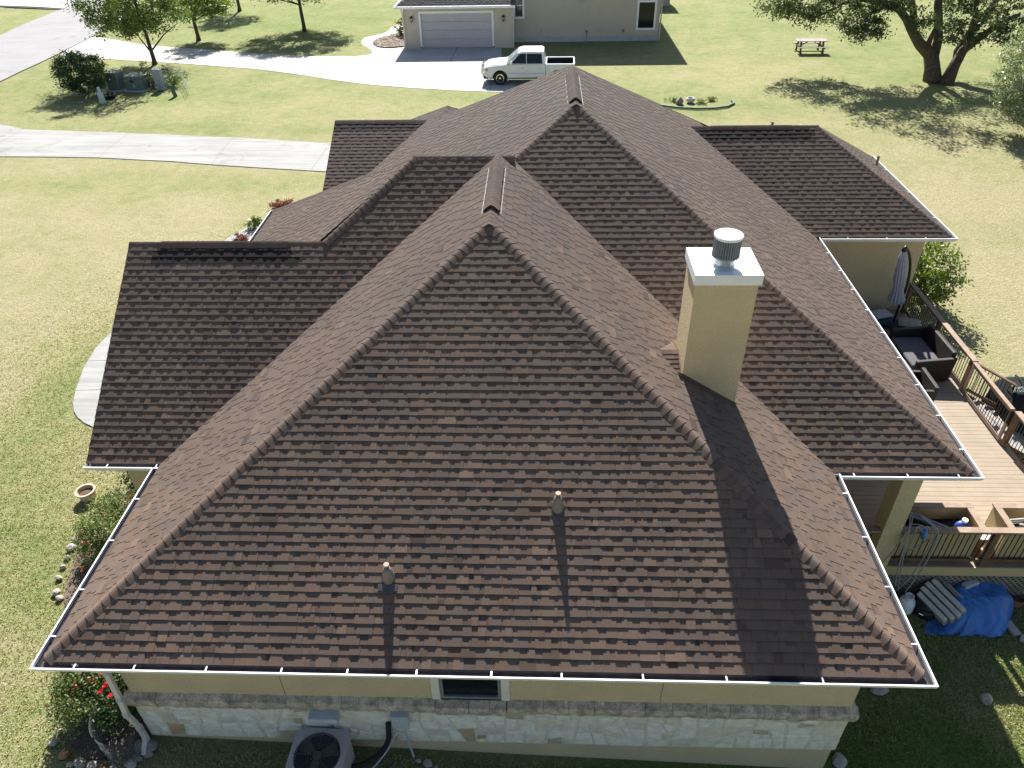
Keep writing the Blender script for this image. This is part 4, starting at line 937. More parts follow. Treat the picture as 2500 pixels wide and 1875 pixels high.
# utility group in the tree shade
def cabinet(label, px, sx, sy, sz, rz, name='utility_cabinet', slope=.0):
    b = gp(*px); t = thing(name, label, 'utility box', b, 'green utility cabinets', rz); mb = MB()
    mb.prism([(-sx/2, -sy/2, .08), (sx/2, -sy/2, .08), (sx/2, -sy/2, sz*.93), (-sx/2, -sy/2, sz*.93)], (0, sy, 0)); o = mb.build('body', M['util'], t, .03, local=True)
    mb = MB(); mb.prism([(-sx/2-.02, -sy/2-.03, sz*.93), (sx/2+.02, -sy/2-.03, sz*.93), (sx/2+.02, -sy/2+.02, sz), (-sx/2-.02, -sy/2+.02, sz)], (0, sy+.03, 0)); mb.build('lid', M['util'], t, .02, local=True)
    mb = MB(); mb.box(-sx/2-.12, sx/2+.12, -sy/2-.12, sy/2+.12, 0, .078); mb.build('pad', M['nbase'], t, local=True)
    return t
c1 = cabinet('taller green utility cabinet next to the round shrub', (290, 219), .78, .75, 1.05, R_(-12))
c2 = cabinet('wider low green utility cabinet with a dark warning plate', (340, 219), 1.12, .85, .86, R_(-8))
mb = MB(); mb.box(-.16, .06, -.442, -.43, .52, .66); mb.build('warning_plate', M['black'], c2, local=True)
mb = MB(); mb.box(-.03, .1, -.442, -.43, .22, .42); mb.build('notice_plate', M['utilw'], c2, local=True)
mb = MB(); mb.box(-.5, -.44, -.442, -.43, .6, .68); mb.build('yellow_label', simple('yellow_label', (.5, .42, .06), .5), c2, local=True)
b = gp(396, 219); t = thing('utility_pedestal', 'pale grey upright utility pedestal with banded front at the end of the cabinets', 'pedestal', b, None, R_(-6))
mb = MB(); mb.prism([(-.26, -.12, 0), (.28, -.12, 0), (.2, -.1, 1.2), (-.3, -.1, 1.2)], (0, .3, 0)); mb.build('body', M['utilw'], t, .02, local=True)
mb = MB()
for z in (.3, .6, .9): mb.box(-.29, .27, -.135, -.124, z, z+.025)
mb.box(-.02, .05, -.14, -.125, .05, 1.15); mb.build('band', M['nbase'], t, local=True)
b = gp(429, 236); t = thing('green_pedestal', 'small leaning green cable pedestal with a pale top', 'pedestal', b)
mb = MB(); mb.tube([b, b+(-.12, 0, .62)], [.14, .12], 4); mb.build('body', M['utilg'], t, .02); mb = MB(); mb.tube([b+(-.122, 0, .622), b+(-.15, 0, .74)], [.12, .05], 4); mb.build('cap', M['utilw'], t)
b = gp(252, 252); t = thing('marker_post', 'pale bottle shaped marker post in front of the dark shrub', 'post', b)
mb = MB(); mb.lathe([(.165, 0), (.165, .5), (.15, .56), (.085, .64)], b, 16); mb.build('body', M['marker'], t, smooth=False); mb = MB(); mb.lathe([(.083, .642), (.08, .88), (.06, .9)], b, 14); mb.build('cap', M['marker'], t)
b = gp(269, 240); t = thing('rubber_tub', 'low black tub on the grass beside the marker post', 'tub', b)
mb = MB(); mb.lathe([(.3, 0), (.36, .2), (.38, .22), (.34, .22), (.28, .06), (.01, .05)], b, 24); mb.build('bowl', M['rubber'], t, smooth=True)
mb = MB(); mb.lathe([(.01, .1), (.27, .1), (.27, .14), (.01, .15)], b, 20); mb.build('lid', M['chrome'], t)
shrub('scrubby_shrub', 'thin twiggy shrub with dry pinkish leaves at the tree foot', gp(372, 215), (.62, .5, .75), 24, 40, .22, .05, M['leaf_sage'], 12, .3)
shrub('low_shrub', 'low loose green shrub right of the pale pedestal', gp(425, 214), (.8, .5, .42), 20, 50, .28, .05, M['leaf_mid'], 6, .3)
b = gp(440, 205); t = thing('wire_fence', 'sagging thin wire garden fence behind the green pedestal', 'fence', b); mb = MB()
P0, P1, P2 = gp(402, 208), gp(447, 204), gp(462, 232)
for u_, v_ in ((P0, P1), (P1, P2)):
    for z in (.2, .5, .8): mb.tube([u_+(0, 0, z), (u_+v_)/2+(0, 0, z-.05), v_+(0, 0, z)], .012, 4)
    for f in (0, .25, .5, .75, 1): q = u_+(v_-u_)*f; mb.tube([q, q+(0, 0, .85)], .012, 4)
mb.build('wire_mesh', M['marker'], t)

# ============================================================ PICNIC TABLE
b = gp(1975, 127); t = thing('picnic_table', 'weathered wooden picnic table alone on the far right lawn', 'picnic table', b, None, R_(-2))
mb = MB()
for i in range(5): mb.box(-1.0, 1.0, -.37+i*.15, -.235+i*.15, .72, .76)
mb.build('table_top', M['woodgrey'], t, .004, local=True)
for s_ in (-1, 1):
    mb = MB(); [mb.box(-1.0, 1.0, s_*.72-.13+k*.135, s_*.72-.01+k*.135, .42, .46) for k in (0, 1)]; mb.build('bench', M['woodgrey'], t, .004, local=True)
    for q in (-1, 1):
        mb = MB(); mb.bar((s_*.72, q*.62, 0), (s_*.72, q*.3, .72), .05, .12, up=(1, 0, 0)); mb.build('leg', M['wood'], t, local=True)
    mb = MB(); mb.box(s_*.76-.02, s_*.76+.02, -.8, .8, .33, .42); mb.build('cross_beam', M['wood'], t, local=True)
    mb = MB(); mb.bar((s_*.7, 0, .36), (s_*.12, 0, .71), .09, .04); mb.build('brace', M['wood'], t, local=True)

# island bed beyond the roof with edging and a pale pot
b = gp(1690, 248)
t = thing('garden_edging', 'low green plastic edging curving round the small island bed', 'edging', b); mb = MB()
mb.tube([gp(px, py, .07) for px, py in ((1600, 258), (1625, 262), (1660, 266), (1700, 268), (1745, 267), (1775, 263), (1792, 255), (1785, 247))], .055, 6); mb.build('edging_strip', M['utilg'], t)
b = gp(1685, 251); t = thing('stone_pot', 'small round white pot standing in the island bed', 'pot', b); mb = MB(); mb.lathe([(.12, 0), (.22, .1), (.24, .22), (.2, .28), (.17, .27), (.15, .18), (.01, .18)], b, 18); mb.build('bowl', M['bagw'], t, smooth=True)
mb = MB(); mb.lathe([(.16, .2), (.01, .21)], b, 14); mb.build('soil', M['soil'], t)
b = gp(1658, 254); t = thing('rock_pile', 'short rough grey stone standing left of the white pot', 'rock', b); mb = MB(); mb.blob(b+(0, 0, .15), (.22, .2, .28), 5); mb.build('stone', M['rockgrey'], t)
for px, py, l in ((1712, 253, 'grassy green tuft right of the white pot'), (1640, 248, 'pale grassy tuft at the left end of the island bed'), (1735, 246, 'loose grassy tuft at the right end of the island bed')):
    shrub('grass_tuft', l, gp(px, py), (.34, .28, .07), 10, 30, .14, .05, M['leaf_sage'], 3, .2, cat='plant')
shrub('spiky_plant', 'thin spiky plant against the garage corner in the gravel bed', gp(980, 88), (.5, .4, .6), 14, 26, .2, .09, M['leaf_sage'], 14, .3, cat='plant')

# ============================================================ PICKUP TRUCK (its own frame: nose towards -x, near side towards -y)
tb = np.array((3.62, 40.55, float(zg(5, 40.5))+.022))
trk = thing('pickup_truck', 'white four door pickup truck parked on the driveway with an open black bed', 'pickup truck', tb, None, R_(-1.5))
TL, TW = 5.45, 1.92; fw, rw, wr = .98, 4.42, .385
def arch(cx, r, z0, n=9): return [(cx+r*math.cos(math.pi*k/n), z0+r*math.sin(math.pi*k/n)) for k in range(n+1)]
def mirror_y(y): return (y, TW-y)
# outer side skin profile, x-z, clockwise from the front lower corner
side = [(.12, .42), (.06, .62), (.05, .95), (.14, 1.06), (.75, 1.13), (1.35, 1.17), (3.42, 1.19), (5.36, 1.19), (5.42, 1.1), (5.42, .55), (4.95, .5)]+arch(rw, .47, .42)[0:1]
prof = [(.12, .45), (.06, .62), (.05, .93), (.16, 1.04), (.8, 1.11), (1.38, 1.16), (3.68, 1.185), (3.68, .42)]+[(a, b) for a, b in arch(fw, .46, .40)]
mb = MB(); mb.prism([(x, .04, z) for x, z in prof], (0, TW-.08, 0))
# hood crown
hood = [(.12, 1.0), (.3, 1.10), (.8, 1.17), (1.32, 1.22)]
mb.prism([(.14, .12, 1.0), (1.4, .12, 1.1), (1.4, .12, 1.2), (.8, .12, 1.16), (.3, .12, 1.09)], (0, TW-.24, 0))
body = mb.build('body', M['paint'], trk, .035, local=True)
mb = MB()   # bed: two sides, head board and tail gate round an open floor
bp_ = [(3.70, .42), (3.70, 1.185), (5.40, 1.185), (5.42, 1.1), (5.42, .55), (5.3, .48)]+[(a, b) for a, b in arch(rw, .46, .40)]
for y0 in (.04, TW-.16): mb.prism([(x, y0, z) for x, z in bp_], (0, .12, 0))
mb.box(3.70, 3.76, .16, TW-.16, .55, 1.18); mb.box(5.34, 5.42, .16, TW-.16, .55, 1.17)
mb.build('bed', M['paint'], trk, .015, local=True)
mb = MB(); mb.box(3.765, 5.335, .165, TW-.165, .60, .66); mb.box(3.765, 5.335, .162, .175, .66, 1.14); mb.box(3.765, 5.335, TW-.175, TW-.162, .66, 1.14); mb.box(3.762, 3.775, .18, TW-.18, .66, 1.14); mb.box(5.322, 5.337, .18, TW-.18, .66, 1.13)
mb.build('bed_liner', M['rubber'], trk, local=True)
# cab: tapered greenhouse
cb = [(1.36, 1.17), (2.06, 1.77), (2.32, 1.85), (3.46, 1.85), (3.58, 1.79), (3.69, 1.17)]
mb = MB(); inset = lambda z: .05+(z-1.17)*.26
L_ = [(x, inset(z), z) for x, z in cb]; Rr = [(x, TW-inset(z), z) for x, z in cb]; n = len(cb)
mb.idx(L_+Rr, [tuple(range(n))[::-1], tuple(range(n, 2*n))]+[(i, (i+1) % n, n+(i+1) % n, n+i) for i in range(n)])
mb.build('cab', M['paint'], trk, .04, local=True)
def sidepane(pts, off=.012):
    mb = MB()
    for sgn in (0, 1):
        q = [(x, (inset(z)-off) if sgn == 0 else TW-inset(z)+off, z) for x, z in pts]
        mb.prism(q if sgn else q[::-1], (0, .008 if sgn == 0 else -.008, 0))
    return mb
def pane1(pts, far, off=.012):
    mb = MB(); q = [(x, (TW-inset(z)+off) if far else inset(z)-off, z) for x, z in pts]; mb.prism(q, (0, -.008 if far else .008, 0)); return mb
for far in (0, 1):
    pane1([(1.66, 1.21), (2.54, 1.21), (2.54, 1.73), (2.20, 1.73), (2.10, 1.67)], far).build('side_window', M['glass'], trk, local=True)
    pane1([(2.58, 1.21), (3.50, 1.21), (3.46, 1.69), (3.40, 1.73), (2.58, 1.73)], far).build('side_window', M['glass'], trk, local=True)
    mb = MB(); y = TW-.155 if far else .155; s_ = -1 if far else 1
d = np.array((.68, 0, .53)); d /= np.linalg.norm(d); nn = np.array((-d[2], 0, d[0]))
mb = MB(); a = np.array((1.39, 0, 1.195)); b_ = np.array((2.04, 0, 1.755))
mb.prism([a+nn*.012+(0, .12, 0), a+nn*.012+(0, TW-.12, 0), b_+nn*.012+(0, TW-.24, 0), b_+nn*.012+(0, .24, 0)], nn*.008); mb.build('windscreen', M['windshield'], trk, local=True)
mb = MB(); mb.bar((1.27, .3, 1.2), (1.40, 1.0, 1.26), .02, .015); mb.bar((1.27, 1.0, 1.2), (1.40, 1.6, 1.26), .02, .015); mb.build('wiper', M['black'], trk, local=True)
for far in (0, 1):
    y = TW-.035 if far else .035; s_ = 1 if far else -1
    for x0, x1, hx in ((1.42, 2.55, 2.35), (2.57, 3.64, 3.4)):
        mb = MB(); mb.box(x0+.01, x1-.01, min(y, y+s_*.012), max(y, y+s_*.012), .47, 1.14); dd = mb.build('door', M['paint'], trk, .006, local=True)
        mb = MB(); mb.box(hx-.1, hx+.06, min(y+s_*.012, y+s_*.03), max(y+s_*.012, y+s_*.03), .96, .995); mb.build('door_handle', M['box_grey'], dd, local=True)
        mb = MB(); mb.box(x0+.01, x1-.01, min(y+s_*.012, y+s_*.02), max(y+s_*.012, y+s_*.02), .66, .70); mb.build('side_moulding', M['box_grey'], dd, local=True)
    mb = MB(); mb.box(1.62, 1.74, min(y+s_*.0, y+s_*.24), max(y, y+s_*.24), 1.2, 1.37); mb.build('wing_mirror', M['chrome'] if not far else M['paint'], trk, .02, local=True)
    mb = MB(); yy = .0 if not far else TW; mb.tube([(1.45, yy+s_*.02, .40), (1.5, yy+s_*.05, .36), (3.5, yy+s_*.05, .36), (3.55, yy+s_*.02, .4)], .04, 8); mb.build('running_board', M['chrome'], trk, local=True)
    for cx in (fw, rw):
        mb = MB(); yc = .17 if not far else TW-.17
        mb.lathe([(.2, -.13), (wr-.04, -.135), (wr, -.1), (wr, .1), (wr-.04, .135), (.2, .13)], (cx, yc, wr), 28, 1); wh = mb.build('wheel', M['rubber'], trk, local=True)
        mb = MB(); yo = yc+s_*.12; mb.lathe([(.24, 0), (.24, .02*s_), (.2, .025*s_), (.19, -.02*s_), (.07, -.005*s_), (.06, .03*s_), (.01, .035*s_)], (cx, yo, wr), 24, 1)
        rim = mb.build('rim', M['chrome'], wh, local=True)
        mb = MB()
        for k in range(5): t_ = 2*math.pi*k/5+.3; mb.obox((cx+.145*math.cos(t_), yo+s_*.0, wr+.145*math.sin(t_)), (.03*math.cos(t_), 0, .03*math.sin(t_)), (0, .012, 0), (-.03*math.sin(t_), 0, .03*math.cos(t_)))
        mb.build('rim_opening', M['black'], wh, local=True)
    mb = MB(); y0, y1 = (.1, .42) if not far else (TW-.42, TW-.1); mb.box(.03, .2, y0, y1, .80, .97); hl = mb.build('headlight', M['lens'], trk, .02, local=True)
    mb = MB(); y0, y1 = (.028, .11) if not far else (TW-.11, TW-.028); mb.box(.07, .26, y0, y1, .80, .95); mb.build('indicator', M['amber'], trk, .02, local=True)
    mb = MB(); y0 = .035 if not far else TW-.055; mb.prism([(x, y0, z) for x, z in arch(fw, .50, .40)]+[(x, y0, z) for x, z in arch(fw, .455, .40)[::-1]], (0, .02, 0)); mb.build('wheel_flare', M['paint'], trk, local=True)
    mb = MB(); y0 = .1 if not far else TW-.35; mb.box(1.42, 1.45, y0, y0+.25, .2, .46); mb.build('mud_flap', M['capmetal'], trk, local=True)
mb = MB(); mb.box(.035, .12, .45, TW-.45, .72, .98); mb.build('grille', M['black'], trk, .01, local=True)
mb = MB(); mb.box(-.06, .2, .05, TW-.05, .52, .72); mb.build('bumper', M['chrome'], trk, .03, local=True)
mb = MB(); mb.box(-.02, .3, .1, TW-.1, .34, .515); mb.build('valance', M['black'], trk, .03, local=True)
mb = MB()
for y in (.3, .62, TW-.62, TW-.3): mb.tube([(-.06, y, .42), (-.14, y, .6), (-.13, y, .9), (-.03, y, 1.12 if .5 < y < 1.5 else 1.0)], .03, 8)
for z in (.62, .85, 1.0): mb.tube([(-.13, .3, z), (-.13, TW-.3, z)], .024, 8)
mb.build('brush_guard', M['chrome'], trk, local=True)
mb = MB(); mb.box(.3, 5.2, .35, TW-.35, .28, .45); mb.build('chassis', M['black'], trk, local=True)
mb = MB(); mb.box(1.16, 1.34, .033, .039, .985, 1.02); mb.build('badge', M['box_grey'], trk, local=True)

# ============================================================ DECK
ZD = -2.6; DX0, DX1, DY0, DY1 = 11.88, 18.2, 4.11, 14.08
deck = thing('wooden_deck', 'raised tan board deck with brown railings along the right side of the house', 'deck', (15, 9, -3.6))
mb = MB(); y = DY0; rg = random.Random(4)
while y < DY1-.02:
    mb.box(DX0, DX1-.05, y+.004, min(y+.137, DY1), ZD-.03, ZD+rg.uniform(-.001, .001), rg.random()); y += .1405
mb.build('floor_boards', M['deckboard'], deck, tone=False)
mb = MB(); mb.box(DX0, DX1, DY0-.03, DY0-.002, ZD-.25, ZD-.004); mb.box(DX1-.045, DX1-.015, DY0, DY1, ZD-.25, ZD-.004); mb.build('rim_board', M['stuccodeck'], deck)
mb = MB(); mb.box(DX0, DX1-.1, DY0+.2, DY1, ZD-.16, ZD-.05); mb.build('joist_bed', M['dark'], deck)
mb = MB()   # diagonal lattice skirt
def lattice(mb, x0, x1, y, z0, z1, step=.115):
    n = int((x1-x0+(z1-z0))/step)+1
    for i in range(n):
        for sg in (0, 1):
            xa = x0-(z1-z0)+i*step; a = (xa, z0); b = (xa+(z1-z0), z1)
            if a[0] < x0: a = (x0, z0+(x0-a[0]))
            if b[0] > x1: b = (x1, z1-(b[0]-x1))
            if b[0]-a[0] < .05: continue
            f = (lambda q: (q[0], y-.006*sg, q[1])) if sg == 0 else (lambda q: (x0+x1-q[0], y-.008, q[1]))
            mb.bar(f(a), f(b), .007, .042, up=(0, 0, 1))
lattice(mb, DX0+.1, DX1, DY0-.01, -3.75, ZD-.255); mb.build('lattice_skirt', M['lattice'], deck)
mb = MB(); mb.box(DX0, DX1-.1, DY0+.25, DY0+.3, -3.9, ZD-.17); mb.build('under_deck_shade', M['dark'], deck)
def rail(p0, p1, posts, zt=-1.6, zb=ZD, cap=.145, gap=.105, capm='woodlight'):
    p0, p1 = np.array(p0, float), np.array(p1, float); L = np.linalg.norm(p1-p0); d = (p1-p0)/L
    r = MB(); r.bar((*p0, zt-.019), (*p1, zt-.019), cap, .038); ro = r.build('railing', M[capm], deck, .005)
    m = MB(); m.bar((*p0, zt-.075), (*p1, zt-.075), .04, .07); m.build('upper_rail', M['wood'], ro); m = MB(); m.bar((*p0, zb+.13), (*p1, zb+.13), .04, .07); m.build('lower_rail', M['wood'], ro)
    for f in posts:
        q = p0+d*L*f; m = MB(); m.box(q[0]-.055, q[0]+.055, q[1]-.055, q[1]+.055, zb-.25, zt-.04); m.build('railing_post', M['wood'], ro, .004)
    m = MB(); n = int(L/gap)
    for i in range(1, n):
        q = p0+d*L*i/n; m.tube([(q[0], q[1], zb+.13), (q[0], q[1], zt-.08)], .0095, 6)
    m.build('balusters', M['black'], ro); return ro
rail((18.08, 13.95), (18.08, 9.88), (.015, .5, .98), capm='woodlight')
rail((18.1, 7.85), (18.1, 4.18), (.015, .52, .985))
rail((14.03, 4.17), (18.16, 4.17), (.45, .985))
rail((12.0, 4.17), (13.64, 4.17), (.02,))
# gate leaf across the opening
g_ = MB(); gx = 18.03
g_.box(gx-.05, gx+.05, 7.93, 9.83, -1.64, -1.6); gate = g_.build('gate', M['woodlight'], deck, .004)
m = MB(); m.box(gx-.018, gx+.018, 7.93, 9.83, -1.72, -1.645); m.box(gx-.018, gx+.018, 7.93, 9.83, -2.54, -2.45); m.box(gx-.02, gx+.02, 7.9, 7.98, -2.54, -1.645); m.box(gx-.02, gx+.02, 9.76, 9.84, -2.54, -1.645); m.build('gate_frame', M['woodlight'], gate)
m = MB()
for i in range(1, 17): y = 7.98+1.78*i/17; m.tube([(gx, y, -2.46), (gx, y, -1.7)], .0095, 6)
m.build('gate_balusters', M['black'], gate)
m = MB(); m.box(gx-.05, gx+.05, 7.88, 7.93, -2.0, -1.62); m.build('gate_latch', M['black'], gate)
# steps down to the pad, with a sloping rail on the far side
mb = MB()
for i in range(5): mb.box(18.2+.27*i, 18.2+.27*(i+1)+.02, 7.9, 9.85, ZD-.17*(i+1)-.04, ZD-.17*(i+1))
stp = mb.build('steps', M['woodgrey'], deck)
mb = MB()
for y in (7.9, 9.83): mb.prism([(18.2, y, ZD-.24), (18.2, y, ZD-.02), (19.6, y, -3.42), (19.6, y, -3.62)], (0, .035, 0))
mb.build('stringer', M['wood'], stp)
mb = MB(); mb.bar((18.12, 9.83, -1.66), (19.32, 9.83, -2.33), .13, .038); sr = mb.build('stair_rail', M['wood'], deck)
mb = MB(); mb.box(19.22, 19.32, 9.78, 9.88, -3.5, -2.36); mb.build('railing_post', M['wood'], sr)
mb = MB(); mb.bar((18.12, 9.83, -2.46), (19.3, 9.83, -3.12), .04, .08); mb.build('lower_rail', M['wood'], sr)
mb = MB()
for i in range(1, 10): f = i/10; x = 18.15+1.12*f; mb.tube([(x, 9.83, -2.48-.63*f), (x, 9.83, -1.70-.65*f)], .0095, 6)
mb.build('balusters', M['black'], sr)
# built in planter boxes along the front rail
def planter(x0, x1, y0, y1, label):
    t = thing('planter_box', label, 'planter', ((x0+x1)/2, (y0+y1)/2, ZD), 'planter boxes along the front deck rail')
    mb = MB(); w_ = .02
    mb.box(x0, x1, y0, y0+w_, ZD+.02, -1.64); mb.box(x0, x1, y1-w_, y1, ZD+.02, -1.64); mb.box(x0, x0+w_, y0+w_, y1-w_, ZD+.02, -1.64); mb.box(x1-w_, x1, y0+w_, y1-w_, ZD+.02, -1.64); mb.build('box_panel', M['stuccodeck'], t)
    mb = MB(); c = .12; mb.box(x0-.03, x1+.03, y1-c+.02, y1+.03, -1.638, -1.6); mb.box(x1-c+.02, x1+.03, y0, y1-c+.018, -1.638, -1.6); mb.box(x0-.03, x0+c-.02, y0, y1-c+.018, -1.638, -1.6); mb.build('cap_rail', M['woodlight'], t, .004)
    mb = MB(); mb.box(x0+w_, x1-w_, y0+w_, y1-w_, -2.06, -2.02); mb.build('inner_floor', M['wicker'], t); return t
planter(14.06, 15.66, 4.235, 4.86, 'long brown capped planter box beside the tan porch post')
planter(16.14, 18.0, 4.235, 4.86, 'brown capped planter box nearest the deck corner')
t = thing('metal_channel', 'grey metal channel lying across the planter box beside the post', 'metal channel', (14.8, 4.5, -1.8)); mb = MB(); mb.bar((14.3, 4.68, -1.66), (15.28, 4.36, -1.9), .11, .05); mb.build('channel', M['metal'], t); mb = MB(); mb.bar((14.3, 4.68, -1.63), (15.28, 4.36, -1.87), .015, .06); mb.build('flange', M['metal'], t)
t = thing('blue_jug', 'blue plastic jug with a white cap inside the planter box', 'jug', (15.42, 4.5, -2.0)); mb = MB(); mb.lathe([(.01, 0), (.12, 0), (.13, .05), (.13, .2), (.06, .28)], (15.42, 4.5, -2.02), 16, sx=1.2, sy=.8); mb.build('jug_body', M['blueplastic'], t, smooth=True); mb = MB(); mb.lathe([(.055, .28), (.055, .33), (.01, .335)], (15.45, 4.52, -2.02), 12); mb.build('jug_cap', M['capmetal'], t)
t = thing('orange_box', 'small orange and white box beside the blue jug', 'box', (15.27, 4.42, -2.02)); mb = MB(); mb.obox((15.27, 4.42, -1.93), (.06, .01, 0), (-.01, .05, 0), (0, 0, .085)); mb.build('carton', simple('orange_card', (.6, .27, .10), .6), t); mb = MB(); mb.obox((15.27, 4.369, -1.92), (.035, .006, 0), (0, .003, 0), (0, 0, .04)); mb.build('carton_label', M['capmetal'], t)
t = thing('dark_tool', 'dark power tool lying in the planter box behind the jug', 'tool', (15.25, 4.62, -2.02)); mb = MB(); mb.obox((15.25, 4.62, -1.96), (.12, .03, .01), (-.02, .05, 0), (0, 0, .05)); mb.tube([(15.34, 4.64, -1.95), (15.4, 4.66, -1.8)], [.035, .03], 8); mb.build('tool_body', M['black'], t, .01); mb = MB(); mb.tube([(15.14, 4.6, -1.95), (15.02, 4.57, -1.9)], .02, 8); mb.build('tool_nose', M['utilg'], t)
t = thing('tool_heap', 'small heap of pale sticks and pipe lying in the corner planter box', 'scrap', (16.6, 4.5, -2.0)); mb = MB()
for i in range(7): a = random.uniform(-.6, .6); c = np.array((16.55+random.uniform(-.15, .25), 4.5+random.uniform(-.1, .1), -1.9+.03*i)); dd_ = np.array((math.cos(a), math.sin(a)*.5, random.uniform(-.1, .1)))*.25; mb.tube([c-dd_, c+dd_], .018, 6)
mb.build('sticks', M['bagw'], t)
t = thing('terracotta_pot', 'tall brown pot with a pale rim between the two planter boxes', 'pot', (15.93, 4.62, ZD)); mb = MB(); mb.lathe([(.13, 0), (.2, .38), (.205, .43), (.17, .43), (.15, .36), (.01, .35)], (15.93, 4.62, ZD), 22); mb.build('pot_body', M['terracotta'], t, smooth=False); mb = MB(); mb.lathe([(.2, .425), (.215, .43), (.215, .46), (.175, .46), (.17, .432)], (15.93, 4.62, ZD), 22); mb.build('pot_rim', M['bagw'], t)
# hoses / cable bundle hanging over the rail, blue bag
def px_path(L, y): return [at_y(px, py, y+dy) for px, py, dy in L]
t = thing('cable_bundle', 'grey cables draped in loops over the rail beside the porch post', 'cables', (14.5, 4.1, -2.2))
def smooth_path(P, n=5):
    P = [np.array(q) for q in P]; out = []
    for i in range(len(P)-1):
        p0, p1, p2, p3 = P[max(i-1, 0)], P[i], P[i+1], P[min(i+2, len(P)-1)]
        for k in range(n):
            u = k/n; out.append(.5*((2*p1)+(-p0+p2)*u+(2*p0-5*p1+4*p2-p3)*u*u+(-p0+3*p1-3*p2+p3)*u**3))
    out.append(P[-1]); return out
for L in ([(2190, 1440, -.25), (2222, 1410, -.2), (2262, 1350, -.12), (2285, 1302, -.02), (2278, 1285, 0), (2250, 1262, .1), (2232, 1253, .3), (2222, 1262, .2), (2220, 1290, 0), (2205, 1345, -.15), (2190, 1400, -.2), (2186, 1430, -.25)],
          [(2210, 1445, -.28), (2235, 1412, -.25), (2268, 1360, -.15), (2290, 1305, -.04), (2280, 1282, 0), (2246, 1256, .15), (2230, 1256, .3), (2226, 1275, .1), (2212, 1330, -.12), (2198, 1400, -.2), (2192, 1440, -.25)],
          [(2218, 1282, .1), (2240, 1280, .05), (2262, 1290, -.03), (2258, 1302, -.05), (2240, 1286, -.02), (2234, 1300, -.06), (2222, 1330, -.12), (2216, 1345, -.12), (2240, 1335, -.1), (2265, 1318, -.08), (2278, 1297, -.05)],
          [(2198, 1310, -.06), (2202, 1330, -.1), (2215, 1343, -.12), (2238, 1290, 0), (2252, 1284, .0)], [(2214, 1298, -.05), (2180, 1345, -.1), (2155, 1372, -.1)]):
    mb = MB(); mb.tube(smooth_path(px_path(L, 4.06)), .012, 6); mb.build('cable', M['cable'], t, smooth=True)
t = thing('blue_bag', 'limp light blue bag hanging from the cable loops on the rail', 'bag', at_y(2252, 1300, 4.03)); mb = MB(); q0 = at_y(2258, 1296, 4.04); q1 = at_y(2252, 1316, 4.0)
mb.tube([q0+(0, 0, .05), q0, (q0+q1)/2, q1], [.05, .085, .075, .05], 10, squash=.5); mb.build('bag_body', M['bluebag'], t, smooth=True); mb = MB(); mb.tube(smooth_path([q0+(-.08, 0, .03), q0+(-.03, 0, .1), q0+(.05, .02, .09), q0+(.085, .02, .02)]), .012, 6); mb.build('bag_loop', M['cable'], t)
# patio furniture in the shade
ub = at_z(2182, 786, ZD); u = thing('patio_umbrella', 'closed grey cantilever umbrella standing on the deck by the tan wall', 'umbrella', ub)
mb = MB(); mb.tube(smooth_path([at_y(2182, 784, 13.0), at_y(2198, 740, 13.02), at_y(2214, 700, 13.05), at_y(2222, 655, 13.08), at_y(2220, 620, 13.05), at_y(2210, 602, 12.97)]), .038, 10); mb.build('mast', M['black'], u, smooth=True)
mb = MB(); ct = at_y(2207, 612, 12.95); cbm = at_y(2188, 736, 12.95); ax = (cbm-ct); prof_ = [(0, .03), (.06, .07), (.16, .125), (.175, .10), (.35, .135), (.55, .15), (.72, .12), (.78, .13), (.95, .2), (1.0, .185)]
v_ = []; seg = 26
for i, (f, r) in enumerate(prof_):
    for k in range(seg):
        a = 2*math.pi*k/seg; rr = r*(1+.16*math.sin(k*math.pi)*0+(.2 if k % 2 else -.12)*(.3+f*.7)); v_.append(ct+ax*f+np.array((rr*math.cos(a), rr*math.sin(a), .0)))
mb.idx(v_, [(i*seg+k, i*seg+(k+1) % seg, (i+1)*seg+(k+1) % seg, (i+1)*seg+k) for i in range(len(prof_)-1) for k in range(seg)]+[tuple(range(seg))[::-1], tuple((len(prof_)-1)*seg+k for k in range(seg))]); mb.build('canopy', M['canvas'], u)
mb = MB(); mb.lathe([(.06, -.02), (.07, .05), (.03, .12), (.005, .13)], ct, 12); mb.build('finial', M['black'], u, smooth=True)
for dx, dy in ((-.42, .05), (.1, -.48)):
    mb = MB(); mb.lathe([(.3, 0), (.42, .06), (.42, .14), (.3, .21), (.01, .22)], ub+(dx, dy, .002), 18, jit=.03); mb.build('base_weight', M['bagd'], u, smooth=True)
def cushion(name, label, cat, c, a, b, h, mat, rz, tilt=0):
    t = thing(name, label, cat, c, None, rz); mb = MB(); n = 10; V = []
    for s_ in (1, -1):
        for i in range(n+1):
            for j in range(n+1):
                u_, v_ = i/n*2-1, j/n*2-1; e = max(0, (1-u_**4)*(1-v_**4)); V.append((u_*a*(1-.06*(1-v_*v_)*0), v_*b, s_*h*(e**.5)*.5+h*.5+u_*tilt))
    F = []
    m_ = (n+1)**2
    for i in range(n):
        for j in range(n):
            q = [i*(n+1)+j, (i+1)*(n+1)+j, (i+1)*(n+1)+j+1, i*(n+1)+j+1]; F.append(tuple(q)); F.append(tuple(m_+k for k in q[::-1]))
    mb.idx(V, F); mb.build('cushion_body', mat, t, smooth=True, local=True)
    mb = MB(); e = [(-a, -b), (a, -b), (a, b), (-a, b), (-a, -b)]; mb.tube([(x, y, h*.5+x/a*tilt) for x, y in e], .012, 6); mb.build('piping', mat, t, local=True); return t
cushion('sand_bag', 'pale plastic sack lying on the dark umbrella weight by the wall', 'sack', ub+(-.45, .02, .2), .3, .22, .14, M['bagw'], .3)
